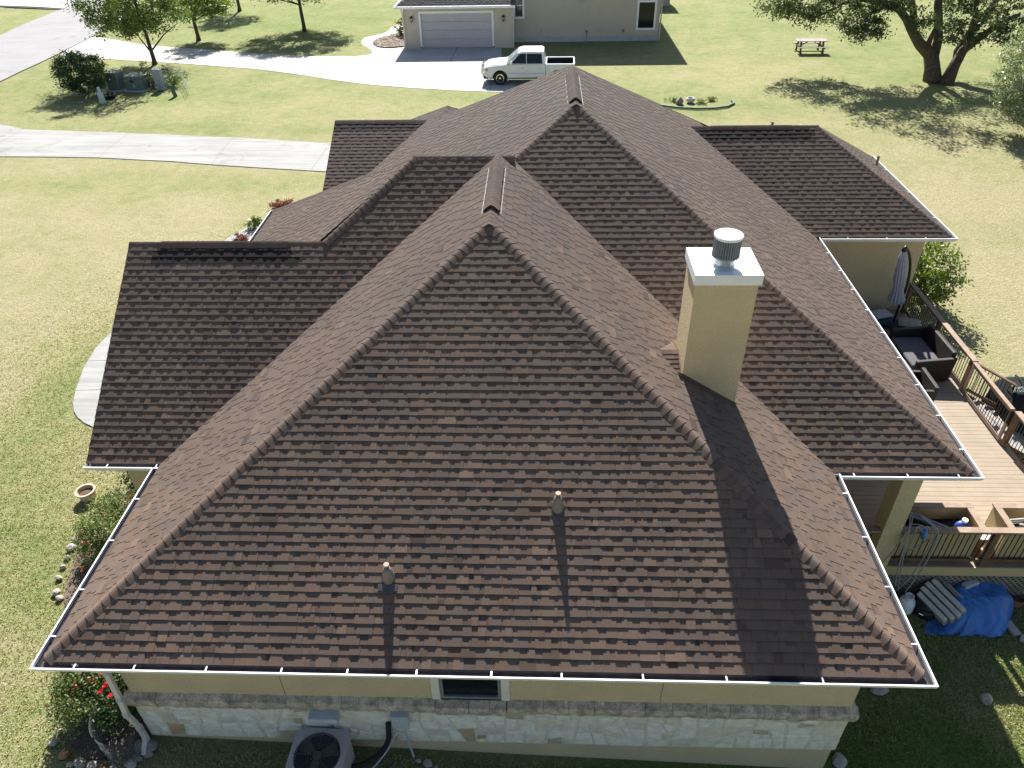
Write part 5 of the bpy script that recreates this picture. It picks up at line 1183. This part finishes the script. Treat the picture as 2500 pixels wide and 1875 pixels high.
cushion('pillow', 'beige pillow lying on the umbrella weight nearest the railing', 'pillow', ub+(.2, -.5, .2), .3, .24, .15, M['bagt'], -.35)
# wicker love seat facing the house, its back to the railing
so_ = np.array((17.3, 11.15, ZD)); s = thing('wicker_sofa', 'dark wicker outdoor sofa with a grey seat cushion beside the railing', 'sofa', so_, None, R_(2))
mb = MB(); mb.box(-.45, .42, -.72, .72, .05, .34); mb.build('seat_base', M['wicker'], s, .02, local=True)
mb = MB(); mb.prism([(.42, -.72, .05), (.54, -.72, .05), (.62, -.72, .86), (.5, -.72, .86)], (0, 1.44, 0)); mb.build('backrest', M['wicker'], s, .03, local=True)
for y in (-.84, .72):
    mb = MB(); mb.prism([(-.45, y, .03), (.55, y, .03), (.6, y, .74), (-.42, y, .66)], (0, .12, 0)); mb.build('armrest', M['wicker'], s, .03, local=True)
mb = MB(); mb.box(-.43, .4, -.7, .7, .345, .46); mb.build('seat_cushion', M['cushion'], s, .04, local=True)
t = thing('wicker_chair', 'dark wicker chair mostly hidden by the eave in front of the sofa', 'chair', (16.45, 9.5, ZD))
mb = MB(); mb.box(16.1, 16.8, 9.2, 9.9, ZD+.05, ZD+.34); mb.build('seat_base', M['wicker'], t, .02)
mb = MB(); mb.prism([(16.82, 9.1, ZD+.05), (16.92, 9.1, ZD+.05), (16.96, 9.1, ZD+.72), (16.86, 9.1, ZD+.72)], (0, .9, 0)); mb.build('backrest', M['wicker'], t, .02)
for y in (9.08, 9.92): mb = MB(); mb.box(16.1, 16.86, y, y+.1, ZD+.03, ZD+.62); mb.build('armrest', M['wicker'], t, .02)
mb = MB(); mb.box(16.12, 16.8, 9.22, 9.88, ZD+.345, ZD+.44); mb.build('seat_cushion', M['cushion'], t, .03)
# covered grill beyond the steps
gb = np.array((19.85, 9.9, -3.6)); t = thing('covered_grill', 'large grill under a black vinyl cover with white lettering', 'grill', gb)
mb = MB(); n = 22; V = []; ring = [(0, 1.0, .52), (.25, 1.0, .52), (.85, .96, .5), (1.0, .9, .47), (1.22, .72, .36), (1.32, .5, .22), (1.34, .05, .03)]
seg = 40
for z, rx, ry in ring:
    for k in range(seg):
        a = 2*math.pi*k/seg; c_, s2 = math.cos(a), math.sin(a); e = .35; f = 1+.035*math.sin(7*a+z*6)*(1 if z < 1.2 else .4)
        V.append(gb+np.array((rx*f*math.copysign(abs(c_)**e, c_)*.85, ry*f*math.copysign(abs(s2)**e, s2)*1.15, z+.02*math.sin(3*a))))
mb.idx(V, [(i*seg+k, i*seg+(k+1) % seg, (i+1)*seg+(k+1) % seg, (i+1)*seg+k) for i in range(len(ring)-1) for k in range(seg)]+[tuple((len(ring)-1)*seg+k for k in range(seg))]); mb.build('vinyl_cover', M['cover'], t, smooth=False)
cu = bpy.data.curves.new('lettering', 'FONT'); cu.body = 'RYOBI'; cu.size = .13; cu.extrude = .002; cu.align_x = 'CENTER'; cu.space_character = 1.05; cu.offset = .003
tmp = bpy.data.objects.new('tmp', cu); me = bpy.data.meshes.new_from_object(tmp); bpy.data.objects.remove(tmp); me.materials.append(M['ink'])
q = at_y(2488, 957, gb[1]-.66); lo = bpy.data.objects.new('lettering', me); COL.objects.link(lo); lo.parent = t; lo.location = tuple(q-gb); lo.scale = (.85, 1.7, 1); lo.rotation_euler = (R_(88), 0, R_(4))
for a in (-.45, .2):
    mb = MB(); mb.tube(smooth_path([gb+(a, -.4, 1.26), gb+(a+.05, 0, 1.36), gb+(a+.15, .4, 1.25)]), .03, 6); mb.build('cover_fold', M['cover'], t, smooth=True)

# ============================================================ YARD BELOW THE DECK
tp0 = gp(2350, 1500); t = thing('blue_tarp', 'crumpled blue tarp draped over a heap beside the lattice', 'tarp', tp0)
out = [gp(*q) for q in ((2255, 1545), (2262, 1520), (2310, 1500), (2330, 1440), (2340, 1412), (2400, 1408), (2440, 1420), (2452, 1470), (2470, 1485), (2458, 1525), (2445, 1556), (2380, 1548), (2345, 1545), (2340, 1556), (2290, 1552))]
cx_ = np.mean([q[:2] for q in out], 0); mb = MB(); nr, na = 26, 150; V = []
oa = np.array([math.atan2(q[1]-cx_[1], q[0]-cx_[0]) for q in out]); orr = np.array([np.hypot(q[0]-cx_[0], q[1]-cx_[1]) for q in out]); o_i = np.argsort(oa); oa, orr = oa[o_i], orr[o_i]
for i in range(nr+1):
    for k in range(na):
        a = -math.pi+2*math.pi*k/na; rr = np.interp(a, np.r_[oa[-1]-2*math.pi, oa, oa[0]+2*math.pi], np.r_[orr[-1], orr, orr[0]]); f = i/nr; r_ = rr*f*(1+.02*math.sin(9*a))
        x, y = cx_[0]+r_*math.cos(a), cx_[1]+r_*math.sin(a)
        hgt_ = .52*max(0, 1-((x-cx_[0]-.18)/.92)**6)*max(0, min(1, (y-3.12)/.62))**.8*max(0, 1-f**9)
        hgt_ += .030*math.sin(9*x+1.6*math.sin(3*y+x))*min(1, f*1.5)+.022*math.sin(17*x+5*y+2*math.sin(4*x))+.016*math.sin(13*y-6*x)+.012*math.sin(31*x+11*math.sin(5*y))
        V.append((x, y, float(zg(x, y))+.015+max(.0, hgt_)))
mb.idx(V, [(i*na+k, i*na+(k+1) % na, (i+1)*na+(k+1) % na, (i+1)*na+k) for i in range(nr) for k in range(na)]); mb.build('tarp_sheet', M['tarp'], t, smooth=True)
M['slabpale'] = simple('pale_slab', (.52, .50, .45), .9, .15, 6, bmp=.4, bscale=30, fine=.12)
# concrete slabs leaning in a fan
for i, l in enumerate(('outermost slab leaning at the left of the grey concrete stack', 'second grey slab of the leaning stack', 'middle grey slab of the leaning concrete stack', 'fourth grey slab, highest of the leaning stack', 'innermost short tan slab leaning on the lattice beside the blue tarp')):
    c = np.array((14.93+.115*i, 3.62+.055*i, -3.30+.05*i)) if i < 4 else np.array((15.5, 4.0, -3.28)); t = thing('concrete_slab', l, 'slab', c, 'concrete slabs stacked against the tarp heap')
    d = np.array((.34, -.62, -.10)); d /= np.linalg.norm(d); s2 = np.array((.75, .38, .55)); s2 -= d*(s2@d); s2 /= np.linalg.norm(s2); n_ = np.cross(d, s2)
    h_ = (.34, .39, .41, .39, .22)[i]; mb = MB(); mb.obox(c, d*h_, n_*.20, s2*.05); mb.build('slab_body', M['slabpale'] if i < 4 else M['rock'], t, .02)
    mb = MB(); mb.obox(c+d*(h_+.002), d*.003, n_*.17, s2*.035); mb.build('broken_edge', M['rock'], t)
def block(name, label, cat, p, q, z, w_, h_, mat):
    t = thing(name, label, cat, (p+q)/2); mb = MB(); mb.bar(p+(0, 0, z), q+(0, 0, z), w_, h_); mb.build('block_body', mat, t, .02); mb = MB(); d = (q-p)/np.linalg.norm(q-p); mb.bar(q+d*.001+(0, 0, z), q+d*.004+(0, 0, z), w_*.8, h_*.8); mb.build('end_face', M['rock'], t); return t
p_ = at_z(2352, 1432, -3.06); q_ = at_z(2385, 1420, -3.06); block('white_block', 'white chipped stone block holding down the top of the blue tarp', 'block', p_, q_, .0, .13, .11, M['bagw'])
p_ = at_z(2438, 1430, -3.3); q_ = at_z(2465, 1472, -3.3); block('white_board', 'pale board leaning along the right edge of the blue tarp', 'board', p_, q_, .0, .16, .035, M['bagw'])
p_ = gp(2455, 1520, .05); q_ = gp(2482, 1555, .05); block('edging_stone', 'long flat edging stone on the grass right of the tarp', 'stone', p_, q_, .0, .16, .08, M['slab'])
p_ = gp(2488, 1560, .05); q_ = gp(2535, 1582, .05); block('edging_stone', 'flat edging stone cut off by the right edge of the photo', 'stone', p_, q_, .0, .16, .08, M['slab'])
b = gp(2475, 1472); t = thing('shallow_pot', 'round brown clay pot on the ground right of the tarp', 'pot', b); mb = MB(); mb.lathe([(.13, 0), (.17, .2), (.185, .22), (.155, .22), (.12, .06), (.01, .05)], b, 22); mb.build('pot_body', M['terracotta'], t); mb = MB(); mb.lathe([(.14, .14), (.01, .15)], b, 16); mb.build('soil', M['soil'], t)
b = gp(2492, 1452); t = thing('white_bowl', 'upturned white bowl against the lattice at the right edge', 'bowl', b); mb = MB(); mb.lathe([(.17, 0), (.165, .06), (.12, .14), (.04, .18), (.005, .185)], b, 20); mb.build('bowl_body', M['capmetal'], t, smooth=True); mb = MB(); mb.lathe([(.17, .0), (.182, .005), (.175, .02)], b, 20); mb.build('bowl_rim', M['capmetal'], t)
b = gp(2204, 1492); t = thing('propane_tank', 'pale propane tank half hidden behind the roof gutter', 'gas tank', b); mb = MB(); mb.lathe([(.11, .0), (.11, .04), (.15, .08), (.155, .12), (.155, .3), (.13, .38), (.05, .41)], b, 24); mb.build('tank_body', M['capmetal'], t, smooth=True); mb = MB(); mb.lathe([(.085, .39), (.085, .50), (.075, .50), (.075, .39)], b, 18); mb.tube([b+(0, 0, .4), b+(0, 0, .47)], .025, 8); mb.build('tank_collar', M['capmetal'], t)
b = gp(2254, 1496); t = thing('kettle_smoker', 'black domed smoker with a round white vent beside the propane tank', 'smoker', b); mb = MB(); mb.lathe([(.18, 0), (.22, .05), (.235, .3)], b, 26); mb.build('smoker_body', M['black'], t, smooth=True); mb = MB(); mb.lathe([(.245, .302), (.245, .33), (.2, .43), (.1, .48), (.005, .49)], b, 26); ld = mb.build('smoker_lid', M['black'], t, smooth=True)
mb = MB(); mb.lathe([(.032, .0), (.032, .012), (.005, .014)], b+(.06, -.1, .455), 12); mb.build('lid_vent', M['capmetal'], ld); mb = MB(); mb.tube([b+(-.2, -.16, .22), b+(-.22, -.18, .22), b+(-.16, -.22, .22), b+(-.14, -.2, .22)], .012, 6); mb.build('smoker_handle', M['chrome'], t)
def rock(label, px, r, mat='rock', seed=0, dz=.0, group=None, name='rock', pos=None):
    b = gp(*px) if px else np.array(pos); mb = MB(); mb.blob((0, 0, r[2]*.45), r, seed); o = mb.build(name, M[mat], None); o.location = tuple(float(x) for x in b+(0, 0, dz)); tag(o, label, 'rock', group); return o
rock('pale pointed rock on the shaded grass just right of the house corner', (2142, 1685), (.19, .13, .12), 'rock', 3); rock('pale rock half in sun out on the right lawn', (2408, 1712), (.13, .14, .11), 'rock', 9); rock('pale rock at the foot of the wall in the bottom right', (2046, 1862), (.14, .14, .12), 'rock', 14)

# ============================================================ AIR CONDITIONER AND WALL FITTINGS
ab = np.array((3.55, -.1, float(zg(3.55, 0)))); ac = thing('air_conditioner', 'grey square air conditioner with a round fan grille beside the stone wall', 'air conditioner', ab, None, R_(-2))
mb = MB(); h_ = .44; c_ = .1
oct_ = [(-h_+c_, -h_), (h_-c_, -h_), (h_, -h_+c_), (h_, h_-c_), (h_-c_, h_), (-h_+c_, h_), (-h_, h_-c_), (-h_, -h_+c_)]
mb.prism([(x, y, .05) for x, y in oct_], (0, 0, .62)); mb.build('cabinet', M['ac'], ac, .015, local=True)
mb = MB(); NT = 40; ro, ri = .37, .375
top = [(x*1.03, y*1.03) for x, y in oct_]
V = [(ro*math.cos(2*math.pi*k/NT), ro*math.sin(2*math.pi*k/NT), .735) for k in range(NT)]
def octr(a):
    m_ = max(abs(math.cos(a)), abs(math.sin(a))); d_ = (abs(math.cos(a))+abs(math.sin(a)))/(2*h_-c_)/1.03; return 1/max(m_/(h_*1.03), d_)
V += [(octr(2*math.pi*k/NT)*math.cos(2*math.pi*k/NT), octr(2*math.pi*k/NT)*math.sin(2*math.pi*k/NT), .71) for k in range(NT)]
V += [(octr(2*math.pi*k/NT)*math.cos(2*math.pi*k/NT), octr(2*math.pi*k/NT)*math.sin(2*math.pi*k/NT), .66) for k in range(NT)]
V += [(ro*math.cos(2*math.pi*k/NT), ro*math.sin(2*math.pi*k/NT), .69) for k in range(NT)]
mb.idx(V, [(i*NT+k, i*NT+(k+1) % NT, (i+1)*NT+(k+1) % NT, (i+1)*NT+k) for i in (0, 1) for k in range(NT)]+[(3*NT+k, 3*NT+(k+1) % NT, (k+1) % NT, k) for k in range(NT)]); tp_ = mb.build('top_panel', M['ac'], ac, local=True)
mb = MB(); mb.lathe([(.36, .675), (.01, .675)], (0, 0, 0), 30); mb.build('fan_well', M['dark'], ac, local=True)
mb = MB()
for k in range(3):
    a = 2*math.pi*k/3+.5; e = np.array((math.cos(a), math.sin(a), 0)); q = np.array((-e[1], e[0], 0)); mb.face([e*.06-q*.05+(0, 0, .69), e*.33-q*.12+(0, 0, .684), e*.33+q*.10+(0, 0, .71), e*.06+q*.05+(0, 0, .705)])
mb.lathe([(.075, .69), (.075, .725), (.01, .73)], (0, 0, 0), 16); mb.build('fan_blades', simple('fan_grey', (.10, .10, .105), .5), ac, local=True)
mb = MB()
for i in range(11):
    r_ = .10+.026*i; mb.tube([(r_*math.cos(2*math.pi*k/28), r_*math.sin(2*math.pi*k/28), .742-.0*i) for k in range(29)], .005, 4, cap=False)
for k in range(8): a = math.pi*k/4; mb.bar((.08*math.cos(a), .08*math.sin(a), .747), (.38*math.cos(a), .38*math.sin(a), .742), .008, .006)
mb.build('fan_guard', simple('guard_grey', (.09, .09, .10), .5), ac, local=True)
eb = np.array((4.85, .38, -2.2)); e = thing('electrical_box', 'pale grey electrical box on the stone wall above a thin conduit', 'electrical box', eb); mb = MB(); mb.box(4.72, 4.98, .27, .398, -2.16, -1.82); mb.build('box_body', M['box_grey'], e, .012)
mb = MB(); mb.box(4.705, 4.995, .255, .399, -1.818, -1.79); mb.build('box_hood', M['box_grey'], e, .006); mb = MB(); mb.tube([(4.88, .34, -2.16), (4.9, .34, -2.6), (4.96, .3, -3.1)], .018, 8); mb.build('conduit', M['box_grey'], e)
t = thing('refrigerant_line', 'black insulated pipe running from the wall to the air conditioner', 'pipe', (4.4, .2, -2.8))
mb = MB(); mb.tube(smooth_path([(4.62, .39, -2.18), (4.62, .33, -2.3), (4.58, .3, -2.6), (4.42, .2, -2.85), (4.15, .05, -2.9), (4.0, .0, -2.88)]), .045, 10); mb.build('insulated_pipe', M['rubber'], t, smooth=True)
mb = MB(); mb.tube(smooth_path([(4.8, .36, -2.16), (4.72, .33, -2.4), (4.6, .25, -2.7), (4.3, .02, -2.98), (4.0, -.05, -2.95)]), .014, 6); mb.build('thin_wire', M['box_grey'], t, smooth=True)
mb = MB(); mb.prism([(3.40, .40, -1.845), (3.40, .24, -1.87), (3.40, .22, -1.93), (3.40, .25, -2.02), (3.40, .40, -2.04)], (.46, 0, 0)); o = mb.build('wall_shelf', M['box_grey'], None)
o['label'] = 'grey rounded shelf on the stone wall right above the air conditioner'; o['category'] = 'shelf'
for i, (x, y, r_) in enumerate(((5.05, .25, .06), (5.2, .2, .09), (5.35, .15, .05), (6.3, .1, .05))): rock(('small tan stone by the foot of the conduit', 'rounded tan stone just right of the conduit foot', 'tiny tan stone in the dirt below the window', 'small lone stone in the shaded dirt under the window')[i], None, (r_, r_*.8, r_*.7), 'rock', 30+i, pos=(x, y, float(zg(x, y))))
t = thing('splash_stone', 'flat grey stone under the foot of the white downspout', 'stone', gp(358, 1826)); mb = MB(); b = gp(358, 1826); mb.blob(b+(0, 0, .06), (.2, .17, .12), 44); mb.build('stone_body', M['rockgrey'], t)
mb = MB(); mb.blob(b+(.08, -.12, .03), (.1, .08, .07), 45); mb.build('chip', M['rockgrey'], t)

# ============================================================ FLOWER BED ALONG THE LEFT WALL
bedp = [(-1.6, 6.9), (-2.35, 6.7), (-2.75, 5.6), (-2.8, 4.2), (-2.5, 3.2), (-1.9, 2.4), (-1.15, 1.7), (-.95, .9), (-1.0, .35), (-.4, -.0), (.45, .05), (.5, .6), (.5, 4.5), (-1.05, 4.6), (-1.05, 6.9)]
sheet('flower_bed', None, M['mulch'], .03, .05, bedp)
shrub('salvia_bush', 'big salvia bush with small red flowers beside the cream pot', np.array((-1.75, 4.4, -2.85)), (.78, 1.1, .60), 120, 190, .2, .027, M['leaf_sage'], 14, .3, (110, M['petal'], .02, 0), 'salvia bushes in the flower bed', .95)
shrub('salvia_bush', 'smaller salvia bush with red flowers at the front corner of the roof', np.array((-.78, .95, -2.85)), (.52, .64, .48), 70, 170, .19, .027, M['leaf_sage'], 12, .3, (45, M['petal'], .018, 0), 'salvia bushes in the flower bed', .95)
shrub('salvia_bush', 'low straggly salvia clump at the shaded near end of the big bush', np.array((-1.4, 3.1, -2.85)), (.5, .55, .32), 22, 80, .2, .03, M['leaf_sage'], 8, .3, (40, M['petal'], .018, 0), 'salvia bushes in the flower bed', .95)
shrub('leafy_shrub', 'dark leafy shrub behind the cream pot under the eave', np.array((-1.75, 6.1, -2.85)), (.55, .5, .55), 40, 80, .22, .04, M['leaf_bush'], 8, .4)
shrub('leafy_plant', 'small fresh green plant close to the tan wall corner', np.array((-1.3, 5.3, -2.85)), (.28, .26, .3), 14, 60, .14, .04, M['leaf_bright'], 5, .3, cat='plant')
shrub('pink_flower_plant', 'low plant with magenta flowers right beside the cream pot', np.array((-1.75, 5.45, -2.85)), (.26, .26, .22), 12, 50, .12, .03, M['leaf_sage'], 5, .3, (16, M['rose'], .03, 0), cat='flower')
b = gp(217, 1216); t = thing('cream_pot', 'wide cream glazed pot full of soil at the lawn edge', 'pot', b); mb = MB(); mb.lathe([(.15, 0), (.2, .2), (.222, .22), (.222, .255), (.18, .255), (.17, .2), (.15, .12)], b, 30); mb.build('pot_body', M['potcream'], t, smooth=False); mb = MB(); mb.lathe([(.15, .17), (.01, .19)], b, 24); mb.build('soil', M['soil'], t)
rs = thing('rose_bush', 'dark rose bush with bright red blooms under the downspout', 'rose bush', (.05, .85, -2.85))
P, tn, C = clumps((.0, .85, -2.42), (.42, .55, .42), 40, 70, .18, .3); leaves('foliage', P, .032, M['leaf_bush'], rs, tn)
mb = MB()
for i in range(8): q = C[i]; mb.tube([(.0+random.uniform(-.05, .05), .85, -2.87), (q+(0, 0, 0))], [.014, .006], 5)
mb.build('stem', M['bark2'], rs)
for px, py, dy in ((251, 1647, .9), (264, 1668, .75), (257, 1677, .8), (246, 1690, .65), (270, 1700, .55), (224, 1662, .9), (265, 1725, .5)):
    q = at_z(px, py, -2.12 if py < 1720 else -2.35); mb = MB()
    for l_ in range(3):
        for k in range(6): a = k*1.05+l_*.5; r_ = .055-.014*l_; r_ *= .72; e = np.array((math.cos(a), math.sin(a), 0)); s2 = np.array((-e[1], e[0], 0)); mb.face([q+(0, 0, .008*l_), q+e*r_-s2*r_*.5+(0, 0, .02+.012*l_), q+e*r_*1.15+(0, 0, .03+.012*l_), q+e*r_+s2*r_*.5+(0, 0, .02+.012*l_)], random.random())
    mb.build('bloom', M['rose'], rs, tone=True)
t = thing('garden_netting', 'dark garden netting staked round the rose bush', 'netting', (-.3, .4, -2.85)); mb = MB()
NP = [(-.28, 1.25), (-.34, .75), (-.3, .3), (-.08, .02), (.28, -.08), (.5, .1)]
zt_, zb_ = -2.2, -2.86
pts = smooth_path([np.array((x, y, 0)) for x, y in NP], 9)
for i in range(17): z = zb_+(zt_-zb_)*i/16; mb.tube([(q[0], q[1], z+.02*math.sin(i+3*q[1])) for q in pts], .0028, 3, cap=False)
for q in pts[::1]: mb.tube([(q[0], q[1], zb_), (q[0]+.01, q[1], zt_)], .0028, 3, cap=False)
mb.build('net_mesh', M['net'], t)
for x, y in (NP[1], NP[3]): mb = MB(); mb.tube([(x, y, zb_-.05), (x, y, zt_+.06)], .012, 6); mb.build('stake', M['black'], t)
# border stones, each its own
brd = [(-2.42, 6.75), (-2.55, 6.4), (-2.7, 6.0), (-2.95, 5.25), (-2.98, 4.95), (-2.97, 4.7), (-2.98, 4.45), (-2.95, 4.2), (-2.9, 3.95), (-2.82, 3.7), (-2.66, 3.35), (-2.5, 3.1), (-2.3, 2.85), (-2.1, 2.6), (-1.9, 2.4), (-1.68, 2.2), (-1.45, 2.0), (-1.2, 1.7), (-1.02, 1.45), (-.98, 1.2), (-.86, .02), (-.66, -.08), (-.46, -.12), (-.26, -.15), (-.06, -.14), (.16, -.14), (.36, -.08), (.42, .1), (-1.02, .5), (-1.05, .25)]
for i, (x, y) in enumerate(brd):
    red = i in (24, 19, 20); l = 'rust coloured border stone of the flower bed' if red else 'rough pale border stone edging the flower bed'
    x += random.Random(i+3).uniform(-.07, .07); y += random.Random(i+4).uniform(-.07, .07); r_ = random.Random(i).uniform(.05, .125); o = rock(l, None, (r_, r_*random.Random(i+9).uniform(.7, 1), r_*.75), 'rockred' if red else ('rockgrey' if i % 5 == 2 else 'rock'), 60+i, pos=(x, y, float(zg(x, y))+.02), group='border stones of the left flower bed', name='border_stone')
    if not red: o['label'] = 'rough %s border stone edging the flower bed' % ('grey' if i % 5 == 2 else 'pale')
# red barberry beside the entry walk
shrub('barberry_bush', 'dark red barberry bush showing beyond the far left eave', gp(688, 508), (.45, .35, .16), 26, 70, .13, .03, M['leaf_red'], 8, .4, None, 'red barberry bushes by the entry walk')
shrub('barberry_bush', 'small red barberry bush beside the entry walk slab', gp(588, 592), (.3, .22, .18), 16, 60, .12, .03, M['leaf_red'], 8, .4, None, 'red barberry bushes by the entry walk')
shrub('grass_tuft', 'small green tuft at the edge of the entry walk slab', gp(625, 560), (.3, .25, .25), 10, 40, .14, .06, M['leaf_sage'], 3, .3, cat='plant')

# ============================================================ GRASS BLADES where the lawn is close
def grass(n, x0, x1, y0, y1, ok, hgt_=.05):
    x = RNG.uniform(x0, x1, n); y = RNG.uniform(y0, y1, n); k = ok(x, y); x, y = x[k], y[k]; n = len(x)
    nb = 3; X = np.repeat(x, nb)+RNG.normal(0, .025, n*nb); Y = np.repeat(y, nb)+RNG.normal(0, .025, n*nb); m = n*nb
    Pp = np.stack([X, Y, zg(X, Y)], 1); h_ = hgt_*RNG.uniform(.5, 1.3, m); a = RNG.uniform(0, 6.28, m)
    A = np.stack([RNG.normal(0, .6, m)*h_, RNG.normal(0, .6, m)*h_, h_], 1); B = np.stack([np.cos(a), np.sin(a), 0*a], 1)*.011
    g = greenness(X, Y); patch = np.sin(X*1.7+np.sin(Y*1.3)*1.5)*np.sin(Y*1.9+np.sin(X*.9)*1.3)
    return Pp, A, B, g*1.0-.12+patch*.14+RNG.normal(0, .2, m)
def not_paved(x, y):
    r = np.ones(len(x), bool)
    r &= ~inpoly(x, y, bedp); r &= ~((x > .4) & (x < 12) & (y > .3)); r &= ~((x > -1.2) & (y > 4.4) & (x < 14)); r &= ~((x > 12) & (y > 4.0))
    for o in [o for o in COL.objects if o.name.startswith('front_walk')]:
        v = [vv.co for vv in o.data.vertices]; h2 = len(v)//2; r &= ~inpoly(x, y, [(q.x, q.y) for q in v[:h2]])
    return r
fade = lambda x, y: not_paved(x, y) & (RNG.random(len(x)) < np.clip((11.5-np.hypot(x+.5, (y-4)*.62))/7.5, 0, 1))
parts_ = [grass(90000, -13, 0, -2, 22, fade, .032), grass(26000, 11.9, 19, -1.2, 4.1, not_paved, .045), grass(12000, 0, 12.4, -1.6, .35, not_paved, .045)]
gp_ = [np.concatenate([q[i] for q in parts_]) for i in range(4)]
go = quads('grass', gp_[0], gp_[1], gp_[2], gp_[3], M['grass'], None, tri=True); struct(go, 'stuff'); go['label'] = 'short mown grass blades of the lawn round the house'
